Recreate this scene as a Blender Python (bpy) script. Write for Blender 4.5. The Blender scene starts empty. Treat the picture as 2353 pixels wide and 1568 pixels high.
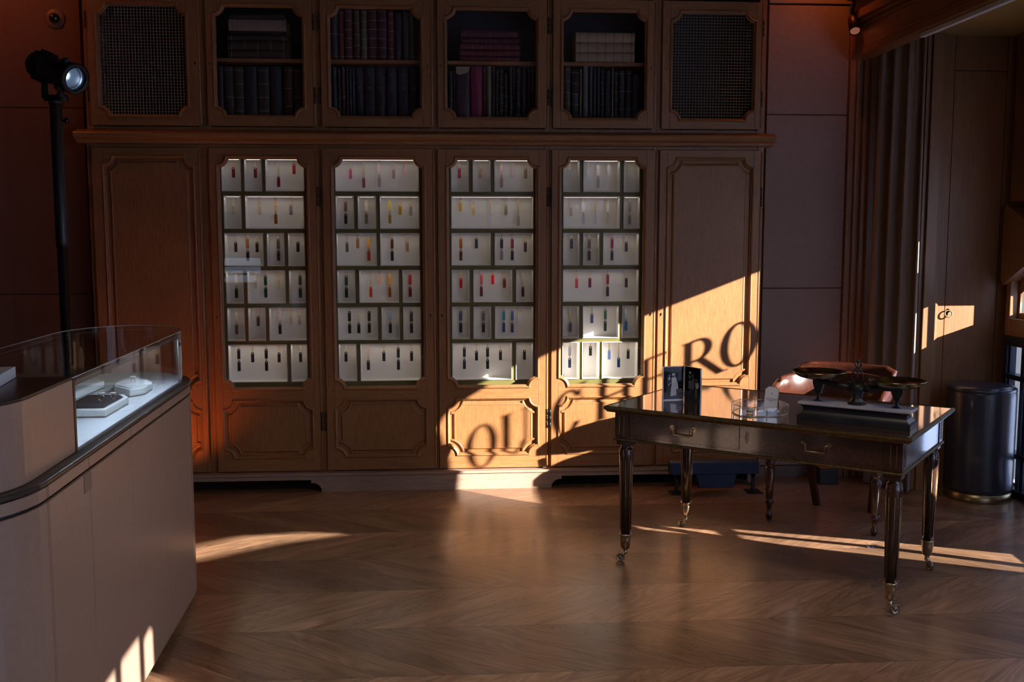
import bpy, bmesh, math, random
from mathutils import Vector, Matrix
random.seed(7)
C = bpy.context.scene.collection
PI = math.pi
# ------------------------------------------------------------------ camera, world, sun, exposure
FPX, YAW, PITCH, ROLL, CH = 2323.75, 0.06897, 0.10486, -0.0006, 1.5626
IW, IH = 2353.0, 1568.0
_f = Vector((math.sin(YAW)*math.cos(PITCH), math.cos(YAW)*math.cos(PITCH), -math.sin(PITCH)))
_r = Vector((math.cos(YAW), -math.sin(YAW), 0)); _u = _r.cross(_f)
CR = math.cos(ROLL)*_r + math.sin(ROLL)*_u; CU = -math.sin(ROLL)*_r + math.cos(ROLL)*_u; CF = _f
cam_d = bpy.data.cameras.new('camera'); cam = bpy.data.objects.new('camera', cam_d); C.objects.link(cam)
cam_d.sensor_width = 36; cam_d.lens = 36*FPX/IW; cam_d.clip_start = .05
cam.matrix_world = Matrix(((CR.x, CU.x, -CF.x, 0), (CR.y, CU.y, -CF.y, 0), (CR.z, CU.z, -CF.z, CH), (0, 0, 0, 1)))
sc = bpy.context.scene; sc.camera = cam
sc.view_settings.view_transform = 'Standard'; sc.view_settings.look = 'None'
sc.view_settings.gamma = 1; sc.view_settings.use_curve_mapping = False
sc.view_settings.exposure = 0.0
sc.cycles.max_bounces = 9; sc.cycles.diffuse_bounces = 4; sc.cycles.glossy_bounces = 5
sc.cycles.transparent_max_bounces = 16; sc.cycles.caustics_reflective = False; sc.cycles.caustics_refractive = False
sc.cycles.sample_clamp_indirect = 10.0

wd = bpy.data.worlds.new('sky'); sc.world = wd; wd.use_nodes = True
nt = wd.node_tree; nt.nodes.clear()
wo = nt.nodes.new('ShaderNodeOutputWorld'); wb = nt.nodes.new('ShaderNodeBackground')
tc = nt.nodes.new('ShaderNodeTexCoord'); sx = nt.nodes.new('ShaderNodeSeparateXYZ'); rp = nt.nodes.new('ShaderNodeValToRGB')
nt.links.new(tc.outputs['Generated'], sx.inputs[0]); nt.links.new(sx.outputs['Z'], rp.inputs[0])
rp.color_ramp.elements[0].position = 0.0; rp.color_ramp.elements[0].color = (.30, .37, .50, 1)
rp.color_ramp.elements[1].position = .12; rp.color_ramp.elements[1].color = (.56, .68, 1.0, 1)
e = rp.color_ramp.elements.new(.7); e.color = (.34, .50, 1.0, 1)
nt.links.new(rp.outputs[0], wb.inputs[0]); wb.inputs[1].default_value = 3.4
nt.links.new(wb.outputs[0], wo.inputs[0])

SUN = Vector((-1.5, 1.0, -.58)).normalized()
sd = bpy.data.lights.new('sun', 'SUN'); sd.energy = 29.0; sd.angle = math.radians(.38); sd.color = (1.0, .935, .87)
so = bpy.data.objects.new('sun', sd); C.objects.link(so)
so.rotation_euler = SUN.to_track_quat('-Z', 'Y').to_euler(); so.location = (8, 0, 5)

AMBER = (1.0, .22, .03)
def spot(name, loc, target, energy, color, size=60, blend=.8, rad=.05):
    d = bpy.data.lights.new(name, 'SPOT'); d.energy = energy; d.color = color
    d.spot_size = math.radians(size); d.spot_blend = blend; d.shadow_soft_size = rad
    o = bpy.data.objects.new(name, d); C.objects.link(o); o.location = loc
    o.rotation_euler = (Vector(target)-Vector(loc)).to_track_quat('-Z', 'Y').to_euler()
    return o
spot('fill_spot', (.9, 2.5, 3.6), (.9, 3.5, 0), 150, (1.0, .82, .64), 112, 1, .5)  # added fill for the floor and lower cabinets, no fitting there

# ------------------------------------------------------------------ pixel of the photograph -> point of the place
def ray(px, py): return CF + CR*((px-IW/2)/FPX) - CU*((py-IH/2)/FPX)
def PY(px, py, y):
    d = ray(px, py); t = y/d.y; return Vector((d.x*t, y, CH+d.z*t))
def PX(px, py, x):
    d = ray(px, py); t = x/d.x; return Vector((x, d.y*t, CH+d.z*t))
def PZ(px, py, z=0):
    d = ray(px, py); t = (z-CH)/d.z; return Vector((d.x*t, d.y*t, z))

# ------------------------------------------------------------------ mesh helpers
class MB:
    def __init__(s): s.v = []; s.f = []; s.m = []; s.sm = []
    def add(s, vs, fs, m=0, smooth=False):
        o = len(s.v); s.v += [Vector(v) for v in vs]
        for f in fs: s.f.append([i+o for i in f]); s.m.append(m); s.sm.append(smooth)
        return s
    def box(s, x0, x1, y0, y1, z0, z1, m=0, b=0):
        x0, x1 = min(x0, x1), max(x0, x1); y0, y1 = min(y0, y1), max(y0, y1); z0, z1 = min(z0, z1), max(z0, z1)
        if b > 0: return s.rbox(x0, x1, y0, y1, z0, z1, m, b)
        v = [(x, y, z) for z in (z0, z1) for y in (y0, y1) for x in (x0, x1)]
        return s.add(v, [(0, 2, 3, 1), (4, 5, 7, 6), (0, 1, 5, 4), (2, 6, 7, 3), (0, 4, 6, 2), (1, 3, 7, 5)], m)
    def rbox(s, x0, x1, y0, y1, z0, z1, m, b):
        bm = bmesh.new(); bmesh.ops.create_cube(bm, size=1)
        for v in bm.verts: v.co = Vector(((x0+x1)/2+v.co.x*(x1-x0), (y0+y1)/2+v.co.y*(y1-y0), (z0+z1)/2+v.co.z*(z1-z0)))
        bmesh.ops.bevel(bm, geom=bm.edges[:], offset=min(b, (x1-x0)*.49, (y1-y0)*.49, (z1-z0)*.49), segments=2, profile=.5, affect='EDGES')
        bm.verts.index_update()
        s.add([v.co.copy() for v in bm.verts], [[v.index for v in f.verts] for f in bm.faces], m); bm.free(); return s
    def prism(s, pts, h0, h1, axis='Y', m=0, smooth=False):
        # polygon in the plane across 'axis', run from h0 to h1
        def P(a, b, h): return {'Y': (a, h, b), 'X': (h, a, b), 'Z': (a, b, h)}[axis]
        n = len(pts); A = sum(pts[i][0]*pts[(i+1) % n][1]-pts[(i+1) % n][0]*pts[i][1] for i in range(n))
        if (A < 0) != (axis == 'Y'): pts = pts[::-1]
        if h0 > h1: h0, h1 = h1, h0
        v = [P(a, b, h0) for a, b in pts]+[P(a, b, h1) for a, b in pts]
        s.add(v, [list(range(n))[::-1], list(range(n, 2*n))], m)
        o = len(s.v)-2*n
        for i in range(n):
            j = (i+1) % n; s.f.append([o+i, o+j, o+n+j, o+n+i]); s.m.append(m); s.sm.append(smooth)
        return s
    def lathe(s, prof, c=(0, 0, 0), n=32, axis='Z', m=0, caps=True, smooth=True, a0=0, a1=2*PI):
        c = Vector(c); full = abs(a1-a0-2*PI) < 1e-6; k = n if full else n+1
        v = []
        for r, h in prof:
            for i in range(k):
                a = a0+(a1-a0)*i/n; p = (r*math.cos(a), r*math.sin(a), h)
                if axis == 'X': p = (p[2], p[0], p[1])
                if axis == 'Y': p = (p[0], p[2], -p[1])
                v.append(c+Vector(p))
        f = []
        for j in range(len(prof)-1):
            for i in range(n):
                i2 = (i+1) % k; f.append((j*k+i, j*k+i2, (j+1)*k+i2, (j+1)*k+i))
        s.add(v, f, m, smooth)
        if caps and full:
            o = len(s.v)-len(v)
            if prof[0][0] > 1e-6: s.f.append([o+i for i in range(k)][::-1]); s.m.append(m); s.sm.append(False)
            if prof[-1][0] > 1e-6: s.f.append([o+(len(prof)-1)*k+i for i in range(k)]); s.m.append(m); s.sm.append(False)
        return s
    def tube(s, pts, r, n=10, m=0, closed=False, caps=True, smooth=True):
        pts = [Vector(p) for p in pts]; N = len(pts); rs = r if isinstance(r, (list, tuple)) else [r]*N
        v = []; prev = None
        for i, p in enumerate(pts):
            a = pts[(i-1) % N] if (closed or i > 0) else p; b = pts[(i+1) % N] if (closed or i < N-1) else p
            t = (b-a).normalized()
            if prev is None:
                up = Vector((0, 0, 1)) if abs(t.z) < .9 else Vector((1, 0, 0)); x = t.cross(up).normalized()
            else:
                x = (prev-t*prev.dot(t)).normalized()
            prev = x; y = t.cross(x)
            for k in range(n):
                an = 2*PI*k/n; v.append(p+x*(rs[i]*math.cos(an))+y*(rs[i]*math.sin(an)))
        f = []
        for i in range(N if closed else N-1):
            for k in range(n):
                i2 = (i+1) % N; f.append((i*n+k, i*n+(k+1) % n, i2*n+(k+1) % n, i2*n+k))
        s.add(v, f, m, smooth)
        if caps and not closed:
            o = len(s.v)-len(v)
            s.f.append([o+k for k in range(n)][::-1]); s.m.append(m); s.sm.append(False)
            s.f.append([o+(N-1)*n+k for k in range(n)]); s.m.append(m); s.sm.append(False)
        return s
    def rings(s, path, offs, m=0, cap=False, close=False, smooth=False):
        # path: closed outline in (x,z); offs: (inset, y) rings lofted in order
        n = len(path); rs = [inset(path, d) for d, y in offs]
        v = [(a, offs[j][1], b) for j in range(len(offs)) for a, b in rs[j]]
        f = []; K = len(offs)
        for j in range(K if close else K-1):
            j2 = (j+1) % K
            for i in range(n): f.append((j*n+i, j*n+(i+1) % n, j2*n+(i+1) % n, j2*n+i))
        s.add(v, f, m, smooth)
        if cap:
            o = len(s.v)-len(v); s.f.append([o+(K-1)*n+i for i in range(n)]); s.m.append(m); s.sm.append(False)
        return s
    def loft(s, rows, m=0, smooth=True, closed=False, caps=False):
        n = len(rows[0]); v = [p for r in rows for p in r]; f = []
        for j in range(len(rows)-1):
            for i in range(n if closed else n-1): f.append((j*n+i, j*n+(i+1) % n, (j+1)*n+(i+1) % n, (j+1)*n+i))
        s.add(v, f, m, smooth)
        if caps:
            o = len(s.v)-len(v); s.f.append([o+i for i in range(n)][::-1]); s.m.append(m); s.sm.append(False)
            s.f.append([o+(len(rows)-1)*n+i for i in range(n)]); s.m.append(m); s.sm.append(False)
        return s
    def xf(s, M):
        s.v = [M @ v for v in s.v]; return s

def inset(path, d):
    n = len(path); out = []
    A = sum(path[i][0]*path[(i+1) % n][1]-path[(i+1) % n][0]*path[i][1] for i in range(n)); sg = 1 if A > 0 else -1
    for i in range(n):
        p0 = Vector(path[i-1]); p = Vector(path[i]); p1 = Vector(path[(i+1) % n])
        e0 = (p-p0).normalized(); e1 = (p1-p).normalized()
        n0 = Vector((-e0.y, e0.x))*sg; n1 = Vector((-e1.y, e1.x))*sg
        b = n0+n1
        if b.length < 1e-6: b = n0
        b.normalize(); k = d/max(.35, b.dot(n0)); q = p+b*k; out.append((q.x, q.y))
    return out
def notched(x0, x1, z0, z1, r, seg=7):
    pts = []
    for cx, cz, a0 in ((x0, z0, 90), (x1, z0, 180), (x1, z1, 270), (x0, z1, 360)):
        for i in range(seg+1):
            a = math.radians(a0-90*i/seg); pts.append((cx+r*math.cos(a), cz+r*math.sin(a)))
    return pts
def obj(name, mb, mat, parent=None, off=(0, 0, 0), bev=0, smooth=None):
    me = bpy.data.meshes.new(name); off = Vector(off)
    me.from_pydata([tuple(v-off) for v in mb.v], [], mb.f)
    mats = mat if isinstance(mat, (list, tuple)) else [mat]
    for x in mats: me.materials.append(x)
    for i, p in enumerate(me.polygons): p.material_index = mb.m[i]; p.use_smooth = mb.sm[i]
    bm = bmesh.new(); bm.from_mesh(me); bmesh.ops.recalc_face_normals(bm, faces=bm.faces); bm.to_mesh(me); bm.free()
    me.update()
    o = bpy.data.objects.new(name, me); C.objects.link(o)
    if parent: o.parent = parent
    elif any(off): o.location = off
    if bev:
        md = o.modifiers.new('bevel', 'BEVEL'); md.width = bev; md.segments = 2; md.limit_method = 'ANGLE'; md.angle_limit = .6
    return o
def tag(o, label, cat, group=None, kind=None):
    o['label'] = label; o['category'] = cat
    if group: o['group'] = group
    if kind: o['kind'] = kind
    return o
def root(name, label, cat, loc, rz=0, group=None):
    o = bpy.data.objects.new(name, None); C.objects.link(o); o.location = loc; o.rotation_euler = (0, 0, rz); o.empty_display_size = .05
    return tag(o, label, cat, group)
def struct(name, mb, mat, off=(0, 0, 0)):
    o = obj(name, mb, mat, None, off); o['kind'] = 'structure'; return o

# ------------------------------------------------------------------ materials
def srgb(h):
    h = h.lstrip('#'); c = [int(h[i:i+2], 16)/255 for i in (0, 2, 4)]
    return tuple((x/12.92 if x <= .04045 else ((x+.055)/1.055)**2.4) for x in c)
_mats = {}
def mat(name, col=(.5, .5, .5), rough=.5, metal=0, spec=.5, bump=None, emit=None, es=0, coat=0, var=0, vscale=40, stretch=(1, 1, 1), sheen=0):
    if name in _mats: return _mats[name]
    m = bpy.data.materials.new(name); m.use_nodes = True; nt = m.node_tree; b = nt.nodes['Principled BSDF']
    b.inputs['Base Color'].default_value = (*col, 1); b.inputs['Roughness'].default_value = rough
    b.inputs['Metallic'].default_value = metal; b.inputs['Specular IOR Level'].default_value = spec
    b.inputs['Coat Weight'].default_value = coat
    if sheen: b.inputs['Sheen Weight'].default_value = sheen
    if emit: b.inputs['Emission Color'].default_value = (*emit, 1); b.inputs['Emission Strength'].default_value = es
    if var or bump:
        g = nt.nodes.new('ShaderNodeNewGeometry'); mp = nt.nodes.new('ShaderNodeMapping'); mp.inputs['Scale'].default_value = stretch
        nz = nt.nodes.new('ShaderNodeTexNoise'); nz.inputs['Scale'].default_value = vscale; nz.inputs['Detail'].default_value = 5
        nt.links.new(g.outputs['Position'], mp.inputs[0]); nt.links.new(mp.outputs[0], nz.inputs['Vector'])
        if var:
            cr = nt.nodes.new('ShaderNodeValToRGB')
            cr.color_ramp.elements[0].position = .3; cr.color_ramp.elements[0].color = (*[x*(1-var) for x in col], 1)
            cr.color_ramp.elements[1].position = .7; cr.color_ramp.elements[1].color = (*[min(1, x*(1+var)) for x in col], 1)
            nt.links.new(nz.outputs['Fac'], cr.inputs[0]); nt.links.new(cr.outputs[0], b.inputs['Base Color'])
        if bump:
            bp = nt.nodes.new('ShaderNodeBump'); bp.inputs['Strength'].default_value = bump; bp.inputs['Distance'].default_value = .002
            nt.links.new(nz.outputs['Fac'], bp.inputs['Height']); nt.links.new(bp.outputs[0], b.inputs['Normal'])
    _mats[name] = m; return m

def wood(name, dark, light, stretch, rough=.42, scale=15, coat=.0, bump=.10, pores=.24, spec=.4):
    if name in _mats: return _mats[name]
    m = bpy.data.materials.new(name); m.use_nodes = True; nt = m.node_tree; b = nt.nodes['Principled BSDF']
    g = nt.nodes.new('ShaderNodeNewGeometry'); mp = nt.nodes.new('ShaderNodeMapping'); mp.inputs['Scale'].default_value = stretch
    nt.links.new(g.outputs['Position'], mp.inputs[0])
    n1 = nt.nodes.new('ShaderNodeTexNoise'); n1.inputs['Scale'].default_value = scale; n1.inputs['Detail'].default_value = 8; n1.inputs['Roughness'].default_value = .65; n1.inputs['Distortion'].default_value = .6
    n2 = nt.nodes.new('ShaderNodeTexNoise'); n2.inputs['Scale'].default_value = scale*7; n2.inputs['Detail'].default_value = 3
    n3 = nt.nodes.new('ShaderNodeTexNoise'); n3.inputs['Scale'].default_value = 1.3; n3.inputs['Detail'].default_value = 2
    nt.links.new(mp.outputs[0], n1.inputs['Vector']); nt.links.new(mp.outputs[0], n2.inputs['Vector']); nt.links.new(g.outputs['Position'], n3.inputs['Vector'])
    cr = nt.nodes.new('ShaderNodeValToRGB')
    cr.color_ramp.elements[0].position = .28; cr.color_ramp.elements[0].color = (*dark, 1)
    cr.color_ramp.elements[1].position = .72; cr.color_ramp.elements[1].color = (*light, 1)
    nt.links.new(n1.outputs['Fac'], cr.inputs[0])
    pr = nt.nodes.new('ShaderNodeValToRGB'); pr.color_ramp.elements[0].position = .36; pr.color_ramp.elements[1].position = .5
    k = 1-pores; pr.color_ramp.elements[0].color = (k, k, k, 1); pr.color_ramp.elements[1].color = (1, 1, 1, 1)
    nt.links.new(n2.outputs['Fac'], pr.inputs[0])
    mx = nt.nodes.new('ShaderNodeMix'); mx.data_type = 'RGBA'; mx.blend_type = 'MULTIPLY'; mx.inputs[0].default_value = 1
    nt.links.new(cr.outputs[0], mx.inputs[6]); nt.links.new(pr.outputs[0], mx.inputs[7])
    m3 = nt.nodes.new('ShaderNodeMapRange'); m3.inputs[1].default_value = .3; m3.inputs[2].default_value = .7; m3.inputs[3].default_value = .82; m3.inputs[4].default_value = 1.15
    nt.links.new(n3.outputs['Fac'], m3.inputs[0])
    hs = nt.nodes.new('ShaderNodeHueSaturation'); nt.links.new(mx.outputs[2], hs.inputs['Color']); nt.links.new(m3.outputs[0], hs.inputs['Value'])
    nt.links.new(hs.outputs[0], b.inputs['Base Color'])
    b.inputs['Roughness'].default_value = rough; b.inputs['Coat Weight'].default_value = coat; b.inputs['Coat Roughness'].default_value = .06
    b.inputs['Specular IOR Level'].default_value = spec
    bp = nt.nodes.new('ShaderNodeBump'); bp.inputs['Strength'].default_value = bump; bp.inputs['Distance'].default_value = .001
    nt.links.new(n2.outputs['Fac'], bp.inputs['Height']); nt.links.new(bp.outputs[0], b.inputs['Normal'])
    _mats[name] = m; return m

def glass(name, tint=(1, 1, 1), refl=1.0, rough=0.0, ior=1.5):
    if name in _mats: return _mats[name]
    m = bpy.data.materials.new(name); m.use_nodes = True; nt = m.node_tree; nt.nodes.clear()
    o = nt.nodes.new('ShaderNodeOutputMaterial'); mx = nt.nodes.new('ShaderNodeMixShader')
    t = nt.nodes.new('ShaderNodeBsdfTransparent'); t.inputs[0].default_value = (*tint, 1)
    gl = nt.nodes.new('ShaderNodeBsdfGlossy'); gl.inputs['Roughness'].default_value = rough; gl.inputs[0].default_value = (1, 1, 1, 1)
    fr = nt.nodes.new('ShaderNodeFresnel'); ge = nt.nodes.new('ShaderNodeNewGeometry')
    ma = nt.nodes.new('ShaderNodeMath'); ma.operation = 'MULTIPLY_ADD'; ma.inputs[1].default_value = 1/ior-ior; ma.inputs[2].default_value = ior
    nt.links.new(ge.outputs['Backfacing'], ma.inputs[0]); nt.links.new(ma.outputs[0], fr.inputs[0])
    rm = nt.nodes.new('ShaderNodeMath'); rm.operation = 'MULTIPLY'; rm.inputs[1].default_value = refl
    nt.links.new(fr.outputs[0], rm.inputs[0]); nt.links.new(rm.outputs[0], mx.inputs[0]); nt.links.new(t.outputs[0], mx.inputs[1]); nt.links.new(gl.outputs[0], mx.inputs[2]); nt.links.new(mx.outputs[0], o.inputs[0])
    _mats[name] = m; return m
def emitter(name, col, s): return mat(name, (0, 0, 0), .5, emit=col, es=s)

OAK_D, OAK_L = (.225, .094, .031), (.375, .168, .062)
OAKV = wood('oak_upright_grain', OAK_D, OAK_L, (9, 9, .7))
OAKH = wood('oak_lying_grain', OAK_D, OAK_L, (.7, 9, 9))
OAKY = wood('oak_deep_grain', OAK_D, OAK_L, (9, .7, 9))
PLINTH = wood('pale_worn_oak', (.27, .17, .12), (.42, .29, .21), (.7, 9, 9), rough=.5)
WARM = wood('warm_panel_wood', (.22, .105, .045), (.33, .165, .075), (10, 10, .5), rough=.38, pores=.15, bump=.05)
WARMH = wood('warm_panel_wood_lying', (.17, .075, .03), (.27, .125, .05), (9, .5, 9), rough=.4, pores=.2, bump=.05)
MAHO = wood('dark_mahogany', (.030, .013, .009), (.080, .034, .022), (1.2, 9, 9), rough=.24, coat=.85, pores=.3, bump=.05)
MAHOZ = wood('dark_mahogany_upright', (.026, .011, .008), (.062, .027, .018), (9, 9, 1.0), rough=.2, coat=.6, pores=.3, bump=.03)
CHAIRW = wood('red_polished_mahogany', (.032, .009, .006), (.072, .020, .010), (3, 3, 3), rough=.3, coat=.4, pores=.15, bump=.03)
LEATHERW = mat('pale_leather_wall', srgb('8a6f62'), .62, var=.08, vscale=30, bump=.12)
LEATHERL = mat('amber_dimmed_leather_wall', srgb('66412f'), .6, var=.08, vscale=30, bump=.12)  # amber glow and dimness put into the taupe leather colour
LEATHERC = mat('taupe_leather', srgb('9c8270'), .33, spec=.9, var=.05, vscale=60, bump=.06)
EDGE = mat('dark_bronze_edge', (.075, .062, .052), .32, metal=.6)
BRASS = mat('old_brass', (.50, .41, .26), .28, metal=1.0, var=.25, vscale=60)
BRASSD = mat('dull_brass', (.21, .15, .07), .42, metal=1.0, var=.3, vscale=50)
BRONZEP = mat('polished_bronze_pan', (.30, .24, .12), .2, metal=1.0, var=.2, vscale=20)
CHROME = mat('silver_metal', (.62, .62, .62), .15, metal=1)
IRON = mat('black_iron', (.018, .018, .02), .45, metal=.3)
BLACKM = mat('black_paint', (.008, .008, .009), .5)
BLACKP = mat('black_plastic', (.012, .012, .014), .35)
WHITE = mat('white_board', (.78, .78, .78), .6)
OLIVE = mat('olive_lacquer', srgb('6b6430'), .55)
CASEIN = mat('dark_case_lining', (.03, .028, .035), .7)
GLASS = glass('clear_glass')
GLASSW = glass('window_glass')
GLASSP = glass('low_reflection_pane', (1, 1, 1), .6)
GLASSF = glass('frame_glass', (1, 1, 1), .22)
# ------------------------------------------------------------------ the room
def floor_material():
    m = bpy.data.materials.new('oak_chevron_parquet'); m.use_nodes = True; nt = m.node_tree; b = nt.nodes['Principled BSDF']; L = nt.links.new
    def M(op, a, b_=None, c=None):
        n = nt.nodes.new('ShaderNodeMath'); n.operation = op
        for i, x in enumerate((a, b_, c)):
            if x is None: continue
            if isinstance(x, (int, float)): n.inputs[i].default_value = x
            else: L(x, n.inputs[i])
        return n.outputs[0]
    g = nt.nodes.new('ShaderNodeNewGeometry'); s = nt.nodes.new('ShaderNodeSeparateXYZ'); L(g.outputs['Position'], s.inputs[0])
    W, K, PW = .442, 1.3, .237
    yy = M('DIVIDE', M('SUBTRACT', s.outputs['Y'], 3.47-W*20), W); row = M('FLOOR', yy); v = M('FRACT', yy)
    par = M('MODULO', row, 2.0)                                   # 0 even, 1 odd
    tri = M('ABSOLUTE', M('SUBTRACT', par, v))                    # even v, odd 1-v
    u = M('ADD', s.outputs['X'], M('MULTIPLY', tri, K*W))
    pu = M('DIVIDE', u, PW); pl = M('FLOOR', pu); fu = M('FRACT', pu)
    cb = nt.nodes.new('ShaderNodeCombineXYZ'); L(pl, cb.inputs[0]); L(row, cb.inputs[1])
    wn = nt.nodes.new('ShaderNodeTexWhiteNoise'); wn.noise_dimensions = '2D'; L(cb.outputs[0], wn.inputs['Vector'])
    rnd = wn.outputs['Value']
    # grain, run along each plank
    gv = nt.nodes.new('ShaderNodeCombineXYZ')
    L(M('ADD', M('MULTIPLY', u, 6.0), M('MULTIPLY', rnd, 37.0)), gv.inputs[0])
    L(M('ADD', M('MULTIPLY', v, 1.1), M('MULTIPLY', rnd, 11.0)), gv.inputs[1]); L(M('MULTIPLY', row, 3.1), gv.inputs[2])
    n1 = nt.nodes.new('ShaderNodeTexNoise'); n1.inputs['Scale'].default_value = 1.6; n1.inputs['Detail'].default_value = 4; n1.inputs['Distortion'].default_value = .5; L(gv.outputs[0], n1.inputs['Vector'])
    # cathedral lines from the contours of a smooth field
    n0 = nt.nodes.new('ShaderNodeTexNoise'); n0.inputs['Scale'].default_value = .8; n0.inputs['Detail'].default_value = 1.5; L(gv.outputs[0], n0.inputs['Vector'])
    ln = M('SINE', M('MULTIPLY', n0.outputs['Fac'], 95.0))
    n2 = nt.nodes.new('ShaderNodeTexNoise'); n2.inputs['Scale'].default_value = 14; n2.inputs['Detail'].default_value = 3; L(gv.outputs[0], n2.inputs['Vector'])
    cr = nt.nodes.new('ShaderNodeValToRGB')
    cr.color_ramp.elements[0].position = .3; cr.color_ramp.elements[0].color = (.185, .100, .054, 1)
    cr.color_ramp.elements[1].position = .72; cr.color_ramp.elements[1].color = (.305, .170, .094, 1)
    L(n1.outputs['Fac'], cr.inputs[0])
    val = M('ADD', M('MULTIPLY', rnd, .34), .83)
    val = M('MULTIPLY', val, M('ADD', M('MULTIPLY', par, .34), .83))  # sheen of alternate rows painted in as lighter and darker colour
    val = M('MULTIPLY', val, M('ADD', M('MULTIPLY', ln, .16), 1.0))
    val = M('MULTIPLY', val, M('ADD', M('MULTIPLY', n2.outputs['Fac'], .3), .85))
    sv = M('MINIMUM', fu, M('SUBTRACT', 1.0, fu)); sr = M('MINIMUM', v, M('SUBTRACT', 1.0, v))
    seam = M('MULTIPLY', M('GREATER_THAN', sv, .014), M('GREATER_THAN', sr, .006))
    val = M('MULTIPLY', val, M('ADD', M('MULTIPLY', seam, .5), .5))
    hs = nt.nodes.new('ShaderNodeHueSaturation'); L(cr.outputs[0], hs.inputs['Color']); L(val, hs.inputs['Value']); L(hs.outputs[0], b.inputs['Base Color'])
    L(M('ADD', M('MULTIPLY', n2.outputs['Fac'], .16), M('ADD', M('MULTIPLY', rnd, .08), .21)), b.inputs['Roughness'])
    b.inputs['Specular IOR Level'].default_value = .5; b.inputs['Coat Weight'].default_value = .2; b.inputs['Coat Roughness'].default_value = .16
    bp = nt.nodes.new('ShaderNodeBump'); bp.inputs['Strength'].default_value = .25; bp.inputs['Distance'].default_value = .0012
    L(M('ADD', M('MULTIPLY', ln, .3), M('ADD', M('MULTIPLY', seam, 1.0), n2.outputs['Fac'])), bp.inputs['Height']); L(bp.outputs[0], b.inputs['Normal'])
    return m
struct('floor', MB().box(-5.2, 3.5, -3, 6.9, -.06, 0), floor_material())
struct('ceiling', MB().box(-5.2, 3.56, -3, 6.9, 3.7, 3.76), mat('ceiling_plaster', (.16, .12, .09), .8))
struct('wall_back', MB().box(-5.2, 3.56, 6.75, 6.85, 0, 3.7), mat('wall_plaster', (.10, .07, .05), .8))
# rear wall behind the camera with one barred window
rear = MB()
def holed(mb, u0, u1, v0, v1, holes, emit_box):
    us = sorted({u0, u1, *[h[0] for h in holes], *[h[1] for h in holes]}); vs = sorted({v0, v1, *[h[2] for h in holes], *[h[3] for h in holes]})
    for a, b in zip(us, us[1:]):
        for c, d in zip(vs, vs[1:]):
            mu, mv = (a+b)/2, (c+d)/2
            if not any(h[0] < mu < h[1] and h[2] < mv < h[3] for h in holes): emit_box(a, b, c, d)
holed(rear, -5.2, 3.5, 0, 3.7, [(-3.21, -2.75, .86, .97), (-3.21, -2.68, .995, 1.093), (-3.21, -2.68, 1.111, 1.222), (1.46, 1.76, .05, 3.3), (3.06, 3.44, .05, 3.3)], lambda a, b, c, d: rear.box(a, b, -3.0, -2.9, c, d))
struct('wall_rear', rear, mat('wall_brown', (.20, .12, .07), .6))

# left wall: leather panels that curve towards the room at the far left
lw = MB()
def lw_path(z0, z1):
    pts = [(-2.125, 6.30), (-2.48, 6.30)]
    for i in range(1, 13):
        a = PI/2*i/12*.9; pts.append((-2.48-.9*math.sin(a), 6.30-.9*(1-math.cos(a))))
    pts.append((-3.5, 2.0)); pts.append((-3.5, -2.9))
    o = [(x-.0, y) for x, y in pts]; back = [(-3.6, -2.9), (-3.6, 6.5), (-2.125, 6.5)]
    lw.prism(o+back, z0, z1, 'Z', smooth=False)
for z0, z1 in ((0, 1.203), (1.208, 2.312), (2.317, 3.7)): lw_path(z0, z1)
struct('wall_left', lw, LEATHERL)

# right end of the back wall: three leather panels, base strip
wb_ = MB()
for z0, z1 in ((.075, 1.220), (1.225, 2.305), (2.310, 2.972), (2.985, 3.7)): wb_.box(2.03, 2.545, 6.30, 6.4, z0, z1, b=.003)
wb_.box(2.0, 2.9, 6.34, 6.5, 0, 3.7)
struct('wall_back.001', wb_, LEATHERW)
struct('baseboard_back', MB().box(2.0, 2.56, 6.285, 6.345, 0, .07, b=.003), mat('base_leather', srgb('6f5a50'), .6))
# corner post and dark boards beside the curtain
tr = MB()
for x0, x1, y in ((2.548, 2.585, 6.275), (2.585, 2.60, 6.255), (2.60, 2.625, 6.265), (2.625, 2.66, 6.24), (2.66, 2.70, 6.215)): tr.box(x0, x1, y, 6.36, 0, 3.7, b=.003)
tr.box(2.70, 2.90, 6.21, 6.36, 0, 2.7)
tr.box(2.74, 2.86, 6.20, 6.22, .9, 2.5, b=.004)
struct('trim_1', tr, WARM)
# beam over the window recess (its room face is the plane x = 2.53)
bm_ = MB()
bm_.box(2.53, 2.62, -2.9, 6.21, 2.63, 3.7)
for z0, z1, x in ((2.63, 2.67, 2.515), (2.67, 2.69, 2.52), (2.80, 2.815, 2.522), (2.83, 2.85, 2.51), (2.85, 2.90, 2.495), (2.98, 3.01, 2.48), (3.05, 3.1, 2.46)): bm_.box(x, 2.54, -2.9, 6.21, z0, z1, b=.004)
struct('trim_2', bm_, WARMH)
struct('ceiling.001', MB().box(2.60, 3.46, -2.9, 6.5, 2.735, 2.80), mat('recess_ceiling', (.42, .31, .11), .45))
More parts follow.
